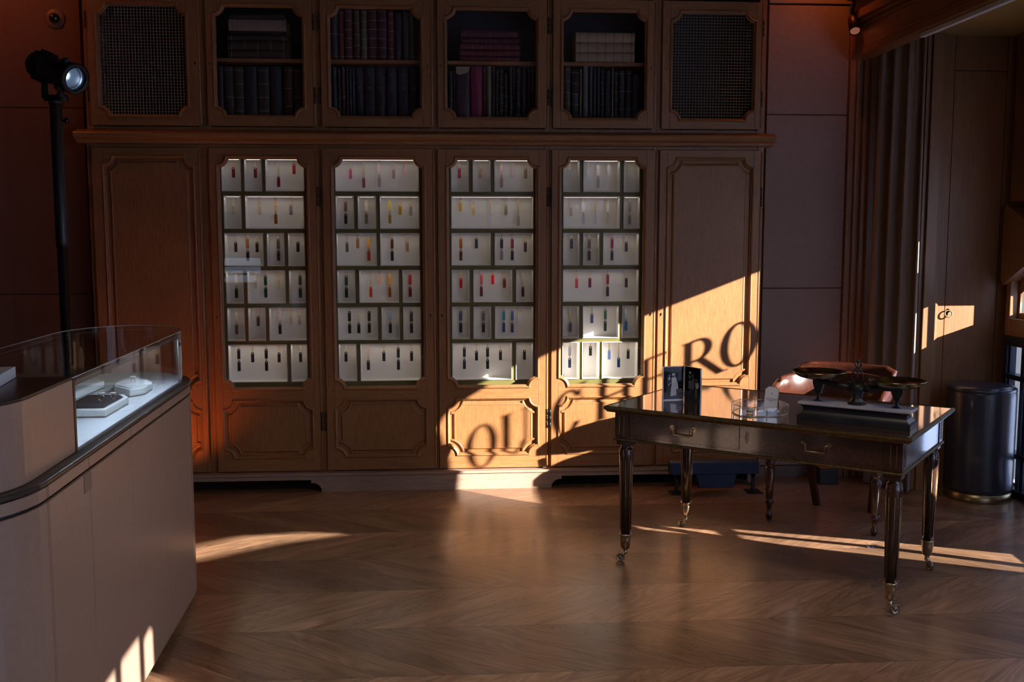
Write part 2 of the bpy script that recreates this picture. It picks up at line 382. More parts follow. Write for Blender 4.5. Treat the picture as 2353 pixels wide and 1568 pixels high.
# end of the window recess: post, panel door with a ring pull
jm = MB()
for x0, x1, y in ((2.86, 2.885, 5.905), (2.885, 2.955, 5.885), (2.955, 2.97, 5.90), (2.97, 2.985, 5.915), (2.985, 3.0, 5.93)): jm.box(x0, x1, y, 6.25, 0, 2.735, b=.004)
struct('trim_3', jm, WARM)
ch = MB().box(3.0, 3.05, 5.95, 6.2, 0, 2.735).box(3.054, 3.375, 5.95, 6.2, 0, 2.53, b=.002).box(3.054, 3.375, 5.952, 6.2, 2.534, 2.735, b=.002).box(3.379, 3.46, 5.95, 6.2, 0, 2.735, b=.002)
dr = struct('door_1', ch, WARM)
pc = PY(2178, 720, 5.94)
hb = MB().tube([(pc.x+.024*math.cos(a), 5.938-.006*(1-math.sin(a)), pc.z-.003+.020*math.sin(a)) for a in [2*PI*i/24 for i in range(24)]], .0042, 8, closed=True)
hb.lathe([(.013, 0), (.013, .006), (.006, .010)], (pc.x+.004, 5.95, pc.z+.014), 16, 'Y')
obj('ring_pull', hb, BRASSD, dr)

# ------------------------------------------------------------------ window wall (outer face of the recess, plane x = 3.45)
def sheet(name, outline, holes, x, thick, m):
    cu = bpy.data.curves.new(name, 'CURVE'); cu.dimensions = '2D'; cu.fill_mode = 'BOTH'; cu.extrude = thick/2
    for poly in [outline]+holes:
        sp = cu.splines.new('POLY'); sp.points.add(len(poly)-1)
        for p, (a, b) in zip(sp.points, poly): p.co = (a, b, 0, 1)
        sp.use_cyclic_u = True
    t = bpy.data.objects.new('tmp', cu); C.objects.link(t)
    bpy.context.view_layer.update()
    me = bpy.data.meshes.new_from_object(t.evaluated_get(bpy.context.evaluated_depsgraph_get())); bpy.data.objects.remove(t); bpy.data.curves.remove(cu)
    me.transform(Matrix(((0, 0, 1, x), (1, 0, 0, 0), (0, 1, 0, 0), (0, 0, 0, 1)))); me.name = name
    me.materials.clear(); me.materials.append(m)
    o = bpy.data.objects.new(name, me); C.objects.link(o); o['kind'] = 'structure'; return o
ARCH = [(3.79, 1.12), (3.865, 1.30), (3.875, 1.42), (3.87, 1.50), (3.835, 1.67), (3.82, 1.73), (3.85, 1.79), (3.907, 1.83), (4.05, 1.88), (4.265, 1.92), (4.68, 1.918), (5.155, 1.915), (5.155, 1.12)]
SLITS = [[(3.585, .93), (3.67, .955), (3.79, .785), (3.68, .775)],  # openings added and shaped so the sun casts its stripes and patches
         [(3.833, .74), (3.88, .745), (4.085, .47), (4.20, .26), (4.03, .27), (3.974, .484)],
         [(3.68, .743), (3.781, .745), (3.927, .49), (3.968, .28), (3.867, .296), (3.78, .51)],
         [(5.49, 1.375), (5.603, 1.330), (5.817, 1.207), (5.82, 1.093), (5.607, 1.108), (5.49, 1.085)],
         [(5.385, 1.10), (5.43, 1.10), (5.43, 1.42), (5.385, 1.42)], [(5.385, 1.58), (5.43, 1.58), (5.43, 1.87), (5.385, 1.87)]]
NEAR = [(-1.2, .25), (2.75, .25), (2.75, 2.5), (-1.2, 2.5)]
sheet('wall_right', [(-3, 0), (5.96, 0), (5.96, 3.7), (-3, 3.7)], [ARCH, NEAR, [(5.275, .06), (5.85, .06), (5.85, .90), (5.275, .90)]]+SLITS, 3.457, .012, WARM)
wn_ = MB().box(3.466, 3.472, 3.8, 5.15, 1.10, 1.93)
w1 = struct('window_1', wn_, GLASSW)
wf = MB()
for y in (-1.2, .1, 1.4, 2.71): wf.box(3.45, 3.50, y, y+.04, .25, 2.5)
for z in (.25, 1.35, 2.46): wf.box(3.45, 3.50, -1.2, 2.75, z, z+.04)
w2 = struct('window_2', MB().box(3.478, 3.484, -1.2, 2.75, .25, 2.5), GLASSW); obj('window_frame', wf, BLACKM, w2)
# added sheer sheet that diffuses the sun as fill, cut open for sun patches
SHEER = bpy.data.materials.new('fill_diffuser_cloth'); SHEER.use_nodes = True; _n = SHEER.node_tree; _n.nodes.clear()
_o = _n.nodes.new('ShaderNodeOutputMaterial'); _m = _n.nodes.new('ShaderNodeMixShader'); _t = _n.nodes.new('ShaderNodeBsdfTranslucent'); _d = _n.nodes.new('ShaderNodeBsdfDiffuse')
_t.inputs[0].default_value = (.64, .68, .80, 1); _d.inputs[0].default_value = (.55, .58, .62, 1); _m.inputs[0].default_value = .36
_n.links.new(_t.outputs[0], _m.inputs[1]); _n.links.new(_d.outputs[0], _m.inputs[2]); _n.links.new(_m.outputs[0], _o.inputs[0])
BH = [[(-.2, 1.70), (.39, 1.70), (.39, 1.93), (.35, 1.935), (-.2, 1.94)], [(.455, 1.70), (.57, 1.70), (.565, 1.89), (.525, 1.91), (.455, 1.90)],
      [(1.58, 1.85), (1.76, 1.785), (2.24, 1.65), (2.60, 1.52), (2.49, 1.61), (2.23, 1.73), (1.946, 1.81), (1.63, 1.91)]]
sheet('fill_diffuser', [(-1.25, .2), (2.8, .2), (2.8, 2.55), (-1.25, 2.55)], BH, 3.43, .002, SHEER)
struct('ground_street', MB().box(3.56, 30, -20, 25, -.3, -.06), mat('street_stone', (.46, .56, .74), .8))
struct('dark_backdrop', MB().box(3.75, 4.45, 6.35, 9, -.06, 1.5), mat('backdrop_dark_blue', (.012, .02, .035), .7))  # added block that makes the steel door panes look dark
struct('sun_blocker', MB().box(4.25, 4.6, 3.9, 5.36, -.06, 1.31), mat('sun_blocker_grey', (.3, .3, .3), .8))  # added unseen block keeping direct sun off the steel door
# serif lettering on the pane of the near arched window
def serif_letter(ch):
    m = MB()
    def bar(x0, x1, z0, z1): m.box(x0, x1, 0, .003, z0, z1)
    def ring(cx, cz, rx, rz, tv, th, a0, a1, n=40):
        for i in range(n):
            b0, b1 = a0+(a1-a0)*i/n, a0+(a1-a0)*(i+1)/n; q = []
            for a, k in ((b0, 0), (b1, 0), (b1, 1), (b0, 1)): q.append((cx+(rx-k*tv)*math.cos(a), cz+(rz-k*th)*math.sin(a)))
            m.prism(q, 0, .003, 'Y')
    def slant(x0, z0, x1, z1, w): m.prism([(x0, z0), (x0+w, z0), (x1+w, z1), (x1, z1)], 0, .003, 'Y')
    H, W = .29, 1
    if ch == 'O': ring(.075, .145, .075, .148, .036, .015, 0, 2*PI); w = .15
    if ch == 'C':
        ring(.075, .145, .075, .148, .036, .015, .22*PI, 1.80*PI); bar(.125, .133, .19, .28); w = .15
    if ch == 'U':
        bar(.006, .040, .07, .29); bar(.102, .116, .07, .29); bar(-.004, .052, .282, .29); bar(.09, .13, .282, .29); ring(.062, .075, .052, .075, .026, .015, PI, 2*PI); w = .13
    if ch == 'H':
        for x in (.012, .115): bar(x-.004, x+.030, 0, .29); bar(x-.014, x+.040, .282, .29); bar(x-.014, x+.040, 0, .008)
        bar(.03, .12, .136, .151); w = .155
    if ch == 'E':
        bar(.006, .040, 0, .29); bar(0, .125, .275, .29); bar(0, .13, 0, .015); bar(.03, .10, .138, .152); bar(.117, .125, .23, .285); bar(.122, .13, .005, .07); bar(.095, .102, .115, .18); w = .13
    if ch == 'R':
        bar(.006, .040, 0, .29); bar(-.002, .055, 0, .008); bar(-.004, .05, .282, .29)
        ring(.062, .215, .062, .075, .034, .015, -PI/2, PI/2, 24); bar(.035, .064, .275, .29); bar(.035, .064, .14, .155)
        slant(.140, 0, .055, .145, .038); bar(.14, .19, 0, .008); w = .17
    return m, w
lt = MB()
for ch_, y0, z0, kx in (('O', 3.935, 1.372, .90), ('U', 4.085, 1.375, .93), ('C', 4.285, 1.372, .95), ('H', 4.475, 1.375, .95), ('E', 4.655, 1.378, .95), ('R', 4.838, 1.375, 1.02), ('O', 4.995, 1.375, 1.02)):
    q, w = serif_letter(ch_)
    lt.add([(3.4645-v.y, y0+v.x*kx, z0+v.z*.93) for v in q.v], q.f)
lo = obj('pane_lettering', lt, BLACKM, w1)
# outer glazed steel door and panelling, seen at the far end of the window wall
sdm = MB()
for y in (5.845, 5.66, 5.47, 5.28): sdm.box(3.39, 3.45, y-.016, y+.016, 0, .955)
for z0, z1 in ((0, .05), (.235, .265), (.70, .73), (.90, .955)): sdm.box(3.385, 3.45, 5.26, 5.86, z0, z1)
sd_ = struct('door_2', sdm, mat('dark_blue_steel', (.02, .028, .045), .35, metal=.4))
pn = MB(); gb = MB()
for y in (5.66, 5.47, 5.28):
    pn.box(3.428, 3.434, y+.02, y+.165, .05, .90)
    gb.box(3.405, 3.425, y+.018, y+.030, .05, .90).box(3.405, 3.425, y+.155, y+.167, .05, .90)
obj('pane', pn, GLASSW, sd_); obj('glazing_bead', gb, mat('blue_steel_bead', (.035, .055, .09), .4, metal=.5), sd_)
hx = MB().prism([(5.62, 1.40), (5.88, 1.26), (5.905, 1.30), (5.905, 1.70), (5.88, 1.74), (5.62, 1.62)], 3.37, 3.45, 'X')
hx.box(3.40, 3.45, 5.84, 5.885, .955, 1.30, b=.004).box(3.40, 3.45, 5.3, 5.84, .955, 1.06, b=.004).box(3.41, 3.45, 5.3, 5.84, 1.335, 1.40).box(3.40, 3.45, 5.56, 5.6, 1.05, 1.34, b=.004)
hx.box(3.395, 3.45, 5.3, 5.89, 1.76, 2.735, b=.004)
struct('trim_4', hx, WARM)
# sconce spots above the beam light the corner
# ------------------------------------------------------------------ built-in cabinets along the back wall (door face plane y = 6.15)
YD = 6.15
def xs(pl, pr, py): return PY(pl, py, YD).x, PY(pr, py, YD).x
LOW = [xs(224, 466, 700), xs(486, 729.5, 600), xs(744, 996, 600), xs(1007, 1256, 600), xs(1267.5, 1503.5, 600), xs(1513, 1743, 600)]
LOWO = [xs(243, 452, 560), xs(504, 713.7, 628), xs(764, 979, 628), xs(1026, 1238, 628), xs(1283.4, 1483, 628), xs(1530, 1727, 600)]
UPP = [xs(203, 456, 150), xs(474, 719, 150), xs(737, 990, 150), xs(1005, 1257, 150), xs(1271, 1504, 150), xs(1522, 1750, 150)]
UPO = [xs(222, 433, 150), xs(490, 701, 150), xs(753, 971, 150), xs(1021, 1238, 150), xs(1289, 1488.5, 150), xs(1540.5, 1737, 150)]
ZLD0, ZLD1 = .124, 2.073          # lower doors
ZG0, ZG1 = .625, 2.027            # tall opening
ZP0, ZP1 = .205, .565             # small panel below it
ZUD0, ZUD1 = 2.20, 2.955
ZUO0, ZUO1 = 2.247, 2.90
R = .056
def rail(m, x0, x1, zb, zt, zb_r, zt_r, y0, y1, mi):
    # a rail with quarter-round ears reaching into the opening below (zb_r) and above (zt_r)
    pts = []
    n = 7
    if zb_r:
        for i in range(n+1):
            a = -PI/2+PI/2*i/n; pts.append((x0+R*math.cos(a), zb+R*math.sin(a)))
        for i in range(n+1):
            a = PI+PI/2*i/n; pts.append((x1+R*math.cos(a), zb+R*math.sin(a)))
    else: pts += [(x0, zb), (x1, zb)]
    if zt_r:
        for i in range(n+1):
            a = PI/2+PI/2*i/n; pts.append((x1+R*math.cos(a), zt+R*math.sin(a)))
        for i in range(n+1):
            a = 0+PI/2*i/n; pts.append((x0+R*math.cos(a), zt+R*math.sin(a)))
    else: pts += [(x1, zt), (x0, zt)]
    m.prism(pts, y0, y1, 'Y', mi)
def door_frame(X0, X1, Z0, Z1, x0, x1, opens):
    # opens: (z0,z1) from the top down; stiles with upright grain, rails with lying grain
    m = MB(); y0, y1 = YD, YD+.03
    m.box(X0, x0, y0, y1, Z0, Z1, 0); m.box(x1, X1, y0, y1, Z0, Z1, 0)
    edges = [(Z1, None)]+[e for e in opens]
    zt = Z1; zt_r = False
    for (a, b) in opens:
        rail(m, x0, x1, b, zt, True, zt_r, y0, y1, 1); zt = a; zt_r = True
    rail(m, x0, x1, Z0, zt, False, True, y0, y1, 1)
    # rounded lip down the hinge side
    m.tube([(X1+.004, YD+.004, Z0+.01), (X1+.004, YD+.004, Z1-.01)], .008, 8, 0)
    return m
def bead(x0, x1, z0, z1):
    p = notched(x0, x1, z0, z1, R); m = MB()
    m.rings(p, [(-.004, YD+.001), (-.002, YD-.006), (.003, YD-.009), (.008, YD-.006), (.011, YD+.002), (.016, YD+.004), (.018, YD+.016), (.010, YD+.029), (-.004, YD+.029)], 0, close=True, smooth=False)
    return m
def panel(x0, x1, z0, z1):
    p = notched(x0, x1, z0, z1, R); m = MB()
    m.rings(p, [(.014, YD+.028), (.016, YD+.016), (.034, YD+.015), (.040, YD+.006), (.046, YD+.004), (.049, YD+.006)], 0, cap=True)
    return m
def keyhole(x, z):
    m = MB().lathe([(.006, 0), (.006, .003), (.003, .003)], (x, YD, z), 14, 'Y')
    m.box(x-.0018, x+.0018, YD-.004, YD-.001, z-.012, z, 0); return m
def hinge(x, z, h=.12):
    m = MB()
    for k in range(3): m.lathe([(.005, z-h/2+k*h/3+.002), (.005, z-h/2+(k+1)*h/3-.002)], (x, YD-.002, 0), 10)
    return m
GAPS_L = [LOW[0][0]-.03]+[(LOW[i][1]+LOW[i+1][0])/2 for i in range(5)]+[LOW[5][1]+.025]
GAPS_U = [UPP[0][0]-.03]+[(UPP[i][1]+UPP[i+1][0])/2 for i in range(5)]+[UPP[5][1]+.035]
def carcass(x0, x1, z0, z1, ydoor0, ydoor1, depth, posts, open_front):
    m = MB(); f = YD+.03; t = .018
    e = .0008
    x0 += e; x1 -= e
    m.box(x0, x0+t, f, f+depth, z0, z1, 0); m.box(x1-t, x1, f, f+depth, z0, z1, 0)
    m.box(x0+t, x1-t, f, f+depth, z0, z0+t, 0); m.box(x0+t, x1-t, f, f+depth, z1-t, z1, 0)
    m.box(x0+t, x1-t, f+depth-t, f+depth, z0+t, z1-t, 1)
    # recessed front posts that show between the doors
    m.box(x0, posts[0]+.012, f-.008, f+.001, z0, z1, 0); m.box(posts[1]-.012, x1, f-.008, f+.001, z0, z1, 0)
    return m
LNAMES = ['plain oak cupboard at the left end of the lower row, behind the glass showcase', 'first lit oak display cabinet from the left, crimson tags in its top row',
          'second lit oak display cabinet from the left, pink tags in its top row', 'third lit oak display cabinet from the left, gold tags in its second row',
          'fourth lit oak display cabinet from the left, white tags in its top row', 'plain oak cupboard at the right end of the lower row, behind the writing table']
UNAMES = ['oak cupboard with a wire grille at the left end of the upper row', 'upper glazed bookcase holding a thick beige book in its stack', 'upper glazed bookcase with maroon volumes upright on its shelf',
          'upper glazed bookcase with a stack of five maroon books', 'upper glazed bookcase with a stack of three cream books', 'oak cupboard with a wire grille at the right end of the upper row']
lower = []; upper = []
for i in range(6):
    X0, X1 = LOW[i]; x0, x1 = LOWO[i]; g0, g1 = GAPS_L[i], GAPS_L[i+1]; L = ((X0+X1)/2, YD, .118)
    lit = 1 <= i <= 4
    r = root('display_cabinet' if lit else 'panelled_cupboard', LNAMES[i], 'cabinet', L, group='lower row of oak cabinets'); lower.append((r, L))
    obj('carcass', carcass(g0, g1, .118, 2.095, 0, 0, .34, (X0, X1), lit), [OAKV, CASEIN], r, L)
    d = obj('door', door_frame(X0, X1, ZLD0, ZLD1, x0, x1, [(ZG0, ZG1), (ZP0, ZP1)]), [OAKV, OAKH], r, L, bev=.002)
    obj('moulding', bead(x0, x1, ZG0, ZG1), OAKV, d, L); obj('moulding', bead(x0, x1, ZP0, ZP1), OAKV, d, L)
    obj('panel', panel(x0, x1, ZP0, ZP1), OAKV, d, L)
    if lit: obj('pane', MB().prism(notched(x0+.012, x1-.012, ZG0+.012, ZG1-.012, R+.004), YD+.018, YD+.022, 'Y'), GLASSP, d, L)
    else: obj('panel', panel(x0, x1, ZG0, ZG1), OAKV, d, L)
    kx = X0+.02 if i in (1, 3, 5) else X1-.02
    obj('keyhole', keyhole(kx, 1.075), BLACKP, d, L)
    hxp = X1+.0065 if i in (1, 3, 5) else X0-.0065
    for hz in (.43, 1.79): obj('hinge', hinge(hxp, hz), BLACKP, d, L)
for i in range(6):
    X0, X1 = UPP[i]; x0, x1 = UPO[i]; g0, g1 = GAPS_U[i], GAPS_U[i+1]; L = ((X0+X1)/2, YD, 2.178)
    gr = i in (0, 5)
    r = root('grille_cupboard' if gr else 'bookcase', UNAMES[i], 'cabinet' if gr else 'bookcase', L, group='upper row of oak bookcases'); upper.append((r, L))
    obj('carcass', carcass(g0, g1, 2.178, 2.99, 0, 0, .34, (X0, X1), True), [OAKV, CASEIN], r, L)
    d = obj('door', door_frame(X0, X1, ZUD0, ZUD1, x0, x1, [(ZUO0, ZUO1)]), [OAKV, OAKH], r, L, bev=.002)
    obj('moulding', bead(x0, x1, ZUO0, ZUO1), OAKV, d, L)
    if gr:
        w = MB(); n = int((x1-x0)/.0176); nz = int((ZUO1-ZUO0)/.0176)
        for k in range(1, n): w.tube([(x0+(x1-x0)*k/n, YD+.020+.0018*(k % 2), ZUO0+.01), (x0+(x1-x0)*k/n, YD+.020+.0018*(k % 2), ZUO1-.01)], .0017, 6, smooth=False)
        for k in range(1, nz): w.tube([(x0+.01, YD+.0225-.0018*(k % 2), ZUO0+(ZUO1-ZUO0)*k/nz), (x1-.01, YD+.0225-.0018*(k % 2), ZUO0+(ZUO1-ZUO0)*k/nz)], .0017, 6, smooth=False)
        obj('grille', w, mat('grey_brass_wire', (.25, .215, .155), .45, metal=.5), d, L)
    else:
        obj('pane', MB().prism(notched(x0+.012, x1-.012, ZUO0+.012, ZUO1-.012, R+.004), YD+.018, YD+.022, 'Y'), GLASSP, d, L)
        zs = PY(1130, 141, YD+.08).z
        obj('shelf', MB().box(g0+.02, g1-.02, YD+.07, YD+.33, zs-.022, zs, b=.003), OAKH, r, L)
    kx = X0+.02 if i in (1, 3, 5) else X1-.02
    obj('keyhole', keyhole(kx, 2.56), BLACKP, d, L)
    hxp = X1+.0065 if i in (1, 3, 5) else X0-.0065
    for hz in (2.38, 2.80): obj('hinge', hinge(hxp, hz, .10), BLACKP, d, L)
# ledge between the two rows, plinth, frieze above
LX0, LX1 = GAPS_L[0], GAPS_L[6]
prof = [(YD+.35, 2.097), (YD+.004, 2.097), (YD-.004, 2.107), (YD-.006, 2.115), (YD-.030, 2.119), (YD-.042, 2.126), (YD-.050, 2.138), (YD-.055, 2.150), (YD-.050, 2.158), (YD-.030, 2.162), (YD+.0, 2.168), (YD+.012, 2.176), (YD+.35, 2.176)]
tag(obj('cabinet_ledge', MB().prism(prof, LX0-.05, LX1+.05, 'X'), OAKH), 'long moulded oak ledge between the upper and lower cabinet rows', 'ledge')
tag(obj('cabinet_cornice', MB().box(GAPS_U[0], GAPS_U[6], YD+.01, YD+.36, 2.992, 3.06).box(GAPS_U[0]-.03, GAPS_U[6]+.03, YD-.04, YD+.36, 3.06, 3.14), OAKH), 'plain oak cornice along the top of the upper cabinets', 'cornice')
pl = MB()
a, b = PZ(740, 1131).x, PZ(1266, 1120).x
pts = [(a, 0), (b, 0)]
for k in range(6): an = PI/2*k/5; pts.append((b+.055*(1-math.cos(an)), .055*math.sin(an)))
pts += [(b+.065, .055), (b+.065, .074), (LX1, .074), (LX1, .117), (LX0, .117), (LX0, .074), (a-.065, .074), (a-.065, .055)]
for k in range(6): an = PI/2*(1-k/5); pts.append((a-.055*(1-math.cos(an)), .055*math.sin(an)))
pl.prism(pts, YD-.035, YD+.04, 'Y')
pl.box(LX0, LX1, YD-.045, YD-.03, .100, .117, 0, b=.003)
pl.box(LX0, LX0+.05, YD+.04, YD+.36, 0, .117).box(LX1-.05, LX1, YD+.04, YD+.36, 0, .117)
tag(obj('cabinet_plinth', pl, PLINTH), 'pale worn oak plinth with bracket feet under the cabinets', 'plinth')
# ------------------------------------------------------------------ lit display inserts and the hanging tags
YI = 6.232                       # front of the olive grid
ORG = {1: 480, 2: 740, 3: 1000, 4: 1260}
def zpx(bay, row, x, y): return ORG[bay]+x/5.227, (340 if row < 3 else 600)+y/5.227
ROWPX = [(136, 530), (577, 974), (1021, 1415), (103, 497), (545, 938), (980, 1428)]
COLS = {1: [[(150, 385), (424, 637), (678, 1150)], [(180, 393), (436, 1150)], [(190, 657), (697, 910), (950, 1157)], [(207, 418), (462, 922), (963, 1168)], [(222, 433), (474, 685), (724, 1178)], [(235, 945), (985, 1190)]],
        2: [[(155, 1167)], [(162, 385), (427, 650), (692, 1172)], [(172, 657), (698, 1177)], [(182, 402), (445, 925), (965, 1183)], [(190, 672), (713, 933), (973, 1190)], [(200, 420), (460, 1193)]],
        3: [[(187, 405), (447, 665), (708, 1180)], [(190, 1182)], [(192, 667), (711, 1180)], [(197, 413), (456, 926), (968, 1180)], [(200, 415), (457, 671), (714, 1180)], [(203, 925), (967, 1177)]],
        4: [[(175, 377), (417, 860), (902, 1098)], [(175, 858), (898, 1100)], [(173, 372), (413, 612), (653, 1088)], [(170, 1085)], [(168, 367), (408, 845), (882, 1080)], [(165, 365), (402, 605), (640, 1075)]]}
zr = []
for k in range(6):
    a = PY(*zpx(3, k, 690, ROWPX[k][0]), YI).z; b = PY(*zpx(3, k, 690, ROWPX[k][1]), YI).z; zr.append((b, a))
LINER = mat('white_box_liner', (.74, .72, .685), .6)
STRIPS = [emitter('led_strip_%d' % k, (1.0, .87, .73), s) for k, s in enumerate((11, 12, 11, 10.5, 9.5, 19))]
STRIP_MAT = STRIPS
for bay in (1, 2, 3, 4):
    r, L = lower[bay]; x0, x1 = LOWO[bay]; x0 -= .012; x1 += .012
    g = MB(); za, zb = ZG0-.02, ZG1+.02; zc = zb
    liners = []
    for k in range(6):
        z0, z1 = zr[k]
        g.box(x0, x1, YI, YI+.11, z1, zc); zc = z0; xc = x0
        for (p0, p1) in COLS[bay][k]:
            ym = (ROWPX[k][0]+ROWPX[k][1])/2
            a = PY(*zpx(bay, k, p0, ym), YI).x; b = PY(*zpx(bay, k, p1, ym), YI).x
            a = max(a, x0+.004); b = min(b, x1-.004)
            g.box(xc, a, YI, YI+.11, z0, z1); xc = b; liners.append((k, a, b, z0, z1))
        g.box(xc, x1, YI, YI+.11, z0, z1)
    g.box(x0, x1, YI, YI+.11, za, zc)
    g.box(x0, x1, YI-.075, YI, za-.005, za+.004)
    obj('insert_grid', g, OLIVE, r, L)
    for k, a, b, z0, z1 in liners:
        t = .004; f = YI-.008; e = .0006; m = MB()
        a += e; b -= e; z0 += e; z1 -= e
        m.box(a, a+t, f, YI+.09, z0, z1).box(b-t, b, f, YI+.09, z0, z1).box(a+t, b-t, f, YI+.09, z0, z0+t).box(a+t, b-t, f, YI+.09, z1-t, z1).box(a+t, b-t, YI+.086, YI+.09, z0+t, z1-t)
        c = obj('compartment', m, LINER, r, L)
        s_ = MB().box(a+.012, b-.012, YI+.006, YI+.013, z1-t-.004, z1-t, 1); s_.m[0] = 0
        obj('light_strip', s_, [STRIP_MAT[k], LINER], c, L)

T = {}   # (x, y of tag top, colour word, hex [, y2, word2, hex2]) in the crops of the photograph
T[1, 0] = [(293, 232, 'dark crimson', '6a1222'), (557, 235, 'raspberry', '7a1440'), (836, 345, 'crimson', '7c162c'), (1021, 190, 'mottled red', '9a1c34')]
T[1, 1] = [(296, 678, 'cream', 'b8aa94'), (608, 680, 'pale cream', 'c8b48c'), (799, 638, 'peach', 'd9b58a', 790, 'burnt orange', '94480f'), (984, 682, 'mauve grey', '8a7a78')]
T[1, 2] = [(321, 1128, 'brown', '4a2a20'), (462, 1082, 'copper', 'a0603c', 1235, 'black', '15161a'), (578, 1130, 'dark brown', '2e211a'), (832, 1090, 'taupe', '5a4a40', 1232, 'black', '1d1a1c'), (1068, 1128, 'blackish green', '14181a')]
T[1, 3] = [(325, 168, 'white', 'd8d4d0', 322, 'dark green', '1b2e28'), (558, 208, 'beige', 'b8aca0'), (678, 168, 'green', '12402a', 318, 'dark green', '173226'), (838, 208, 'cream', 'c8b898'), (1095, 165, 'mottled green', '2a3028', 318, 'blackish green', '0e1c14')]
T[1, 4] = [(328, 606, 'ivory', 'c0b4a8', 760, 'taupe', '5f5048'), (591, 660, 'mauve brown', '4e3f40'), (850, 605, 'pale pink', 'c8b4b0', 757, 'charcoal', '24242a'), (984, 645, 'ivory grey', 'b0a498'), (1088, 645, 'silver', 'a09898')]
T[1, 5] = [(357, 1055, 'black', '141416', 1203, 'black', '141416'), (524, 1097, 'black', '141416'), (687, 1052, 'black', '141416', 1200, 'black', '141416'), (842, 1097, 'black', '141416'), (1100, 1095, 'black', '141416')]
T[2, 0] = [(341, 248, 'pink', 'c8607e'), (500, 355, 'dusty rose', '9a5060'), (685, 195, 'pale pink', 'e0c0c4', 350, 'lilac', 'b4a4ac'), (860, 245, 'rose beige', 'b09090'), (1005, 198, 'light pink', 'd8aec0')]
T[2, 1] = [(282, 638, 'mauve brown', '6a4a40', 790, 'charcoal', '22242a'), (529, 637, 'cream', 'd8c8ac', 790, 'taupe', '7a6450'), (812, 637, 'yellow', 'd8c060', 785, 'gold', 'a89030'), (937, 680, 'mustard', 'b08a10'), (1065, 690, 'grey', '9a928c')]
T[2, 2] = [(300, 1130, 'grey mauve', '5e5458'), (428, 1082, 'copper brown', '9a6040'), (559, 1080, 'amber', 'e0a048', 1235, 'red orange', 'b03410'), (840, 1087, 'chestnut', '5a2810', 1235, 'dark purple', '221c24'), (1024, 1125, 'tan', 'a07858')]
T[2, 3] = [(290, 170, 'teal', '1e3c40', 318, 'dark green', '0e2016'), (586, 312, 'orange red', 'e04a18'), (690, 157, 'peach', 'e0a088'), (811, 157, 'amber', 'e0a040', 312, 'rust', 'b04e20'), (1057, 160, 'red', 'b81034', 310, 'dark red', '780c18')]
T[2, 4] = [(328, 603, 'black', '141416', 750, 'black', '141416'), (441, 747, 'black', '141416'), (565, 600, 'black', '16181a', 742, 'black', '141416'), (818, 590, 'light blue', '7c98b8', 745, 'navy', '1a1e2a'), (1073, 605, 'mottled navy', '242a36', 745, 'navy', '1a2030')]
T[2, 5] = [(287, 1090, 'black', '141416'), (556, 1190, 'black', '141416'), (742, 1085, 'blackish navy', '161a28'), (915, 1040, 'black', '141416', 1187, 'black', '141416'), (1075, 1082, 'black', '141416')]
T[3, 0] = [(290, 240, 'raspberry', 'a82c4c'), (544, 242, 'peach', 'b89080'), (796, 198, 'pale pink', 'd8b8b4', 355, 'rose taupe', 'a08078'), (942, 245, 'pale lilac', 'd0c0c8'), (1088, 245, 'taupe', '8a7660')]
T[3, 1] = [(302, 642, 'gold', 'b8923c'), (460, 688, 'pale gold', 'd0b878'), (660, 795, 'white', 'dcdce8'), (850, 685, 'sage', '8c8c70'), (999, 815, 'clear grey', 'a8a09c')]
T[3, 2] = [(307, 1085, 'rust', '9a5020', 1232, 'brown', '58301c'), (494, 1085, 'blackish navy', '20242e'), (798, 1085, 'purplish black', '2a2028', 1225, 'mauve', '98788a'), (926, 1085, 'magenta', '781c40', 1230, 'black', '16161a'), (1083, 1128, 'plum', '4c2440')]
T[3, 3] = [(309, 203, 'red', 'b40c14'), (554, 158, 'coral', 'd05050', 305, 'wine', '781c28'), (690, 160, 'bright red', 'e01010'), (832, 203, 'burgundy', '741c20'), (1053, 308, 'dark burgundy', '4e141c')]
T[3, 4] = [(306, 595, 'blue grey', '34405c', 738, 'dark navy', '1a2030'), (579, 597, 'slate', '485468', 738, 'dark navy', '15152a'), (823, 593, 'teal blue', '0f7894', 736, 'royal blue', '24307a'), (925, 595, 'blue', '40548c', 740, 'slate blue', '303c5a'), (1011, 628, 'clear white', 'c8c8cc')]
T[3, 5] = [(350, 1033, 'black', '141416', 1180, 'slate', '2a3444'), (496, 1077, 'black', '141416'), (629, 1033, 'black', '141416', 1178, 'black', '141416'), (784, 1072, 'black', '141416'), (1072, 1068, 'black', '141416')]
T[4, 0] = [(257, 247, 'silver', 'b0b0b4'), (485, 252, 'ice white', 'd0d8e0'), (600, 208, 'white', 'e0dcdc', 357, 'beige grey', 'a89c94'), (728, 210, 'white', 'dcdce4'), (977, 252, 'silver white', 'b8b8c0')]
T[4, 1] = [(272, 700, 'clear', 'b0a89c'), (421, 648, 'white', 'e4e4ee', 797, 'lavender grey', 'c0bcc4'), (566, 797, 'lavender grey', 'c4c4cc'), (716, 650, 'cream', 'd4ccc4', 797, 'beige', 'c8bcac'), (979, 643, 'grey', '74747a', 800, 'clear taupe', '7a7064')]
T[4, 2] = [(279, 1088, 'navy', '202850'), (493, 1090, 'grey taupe', '5a504e', 1232, 'plum', '3a2034'), (766, 1085, 'magenta', '800c48', 1232, 'brownish black', '201414'), (937, 1125, 'dark wine', '401c2c')]
T[4, 3] = [(340, 205, 'coral', 'c84a4a'), (499, 200, 'wine', '700c34'), (713, 158, 'crimson', '88142e', 305, 'plum', '4c1c30'), (937, 198, 'brownish black', '2c1a1c')]
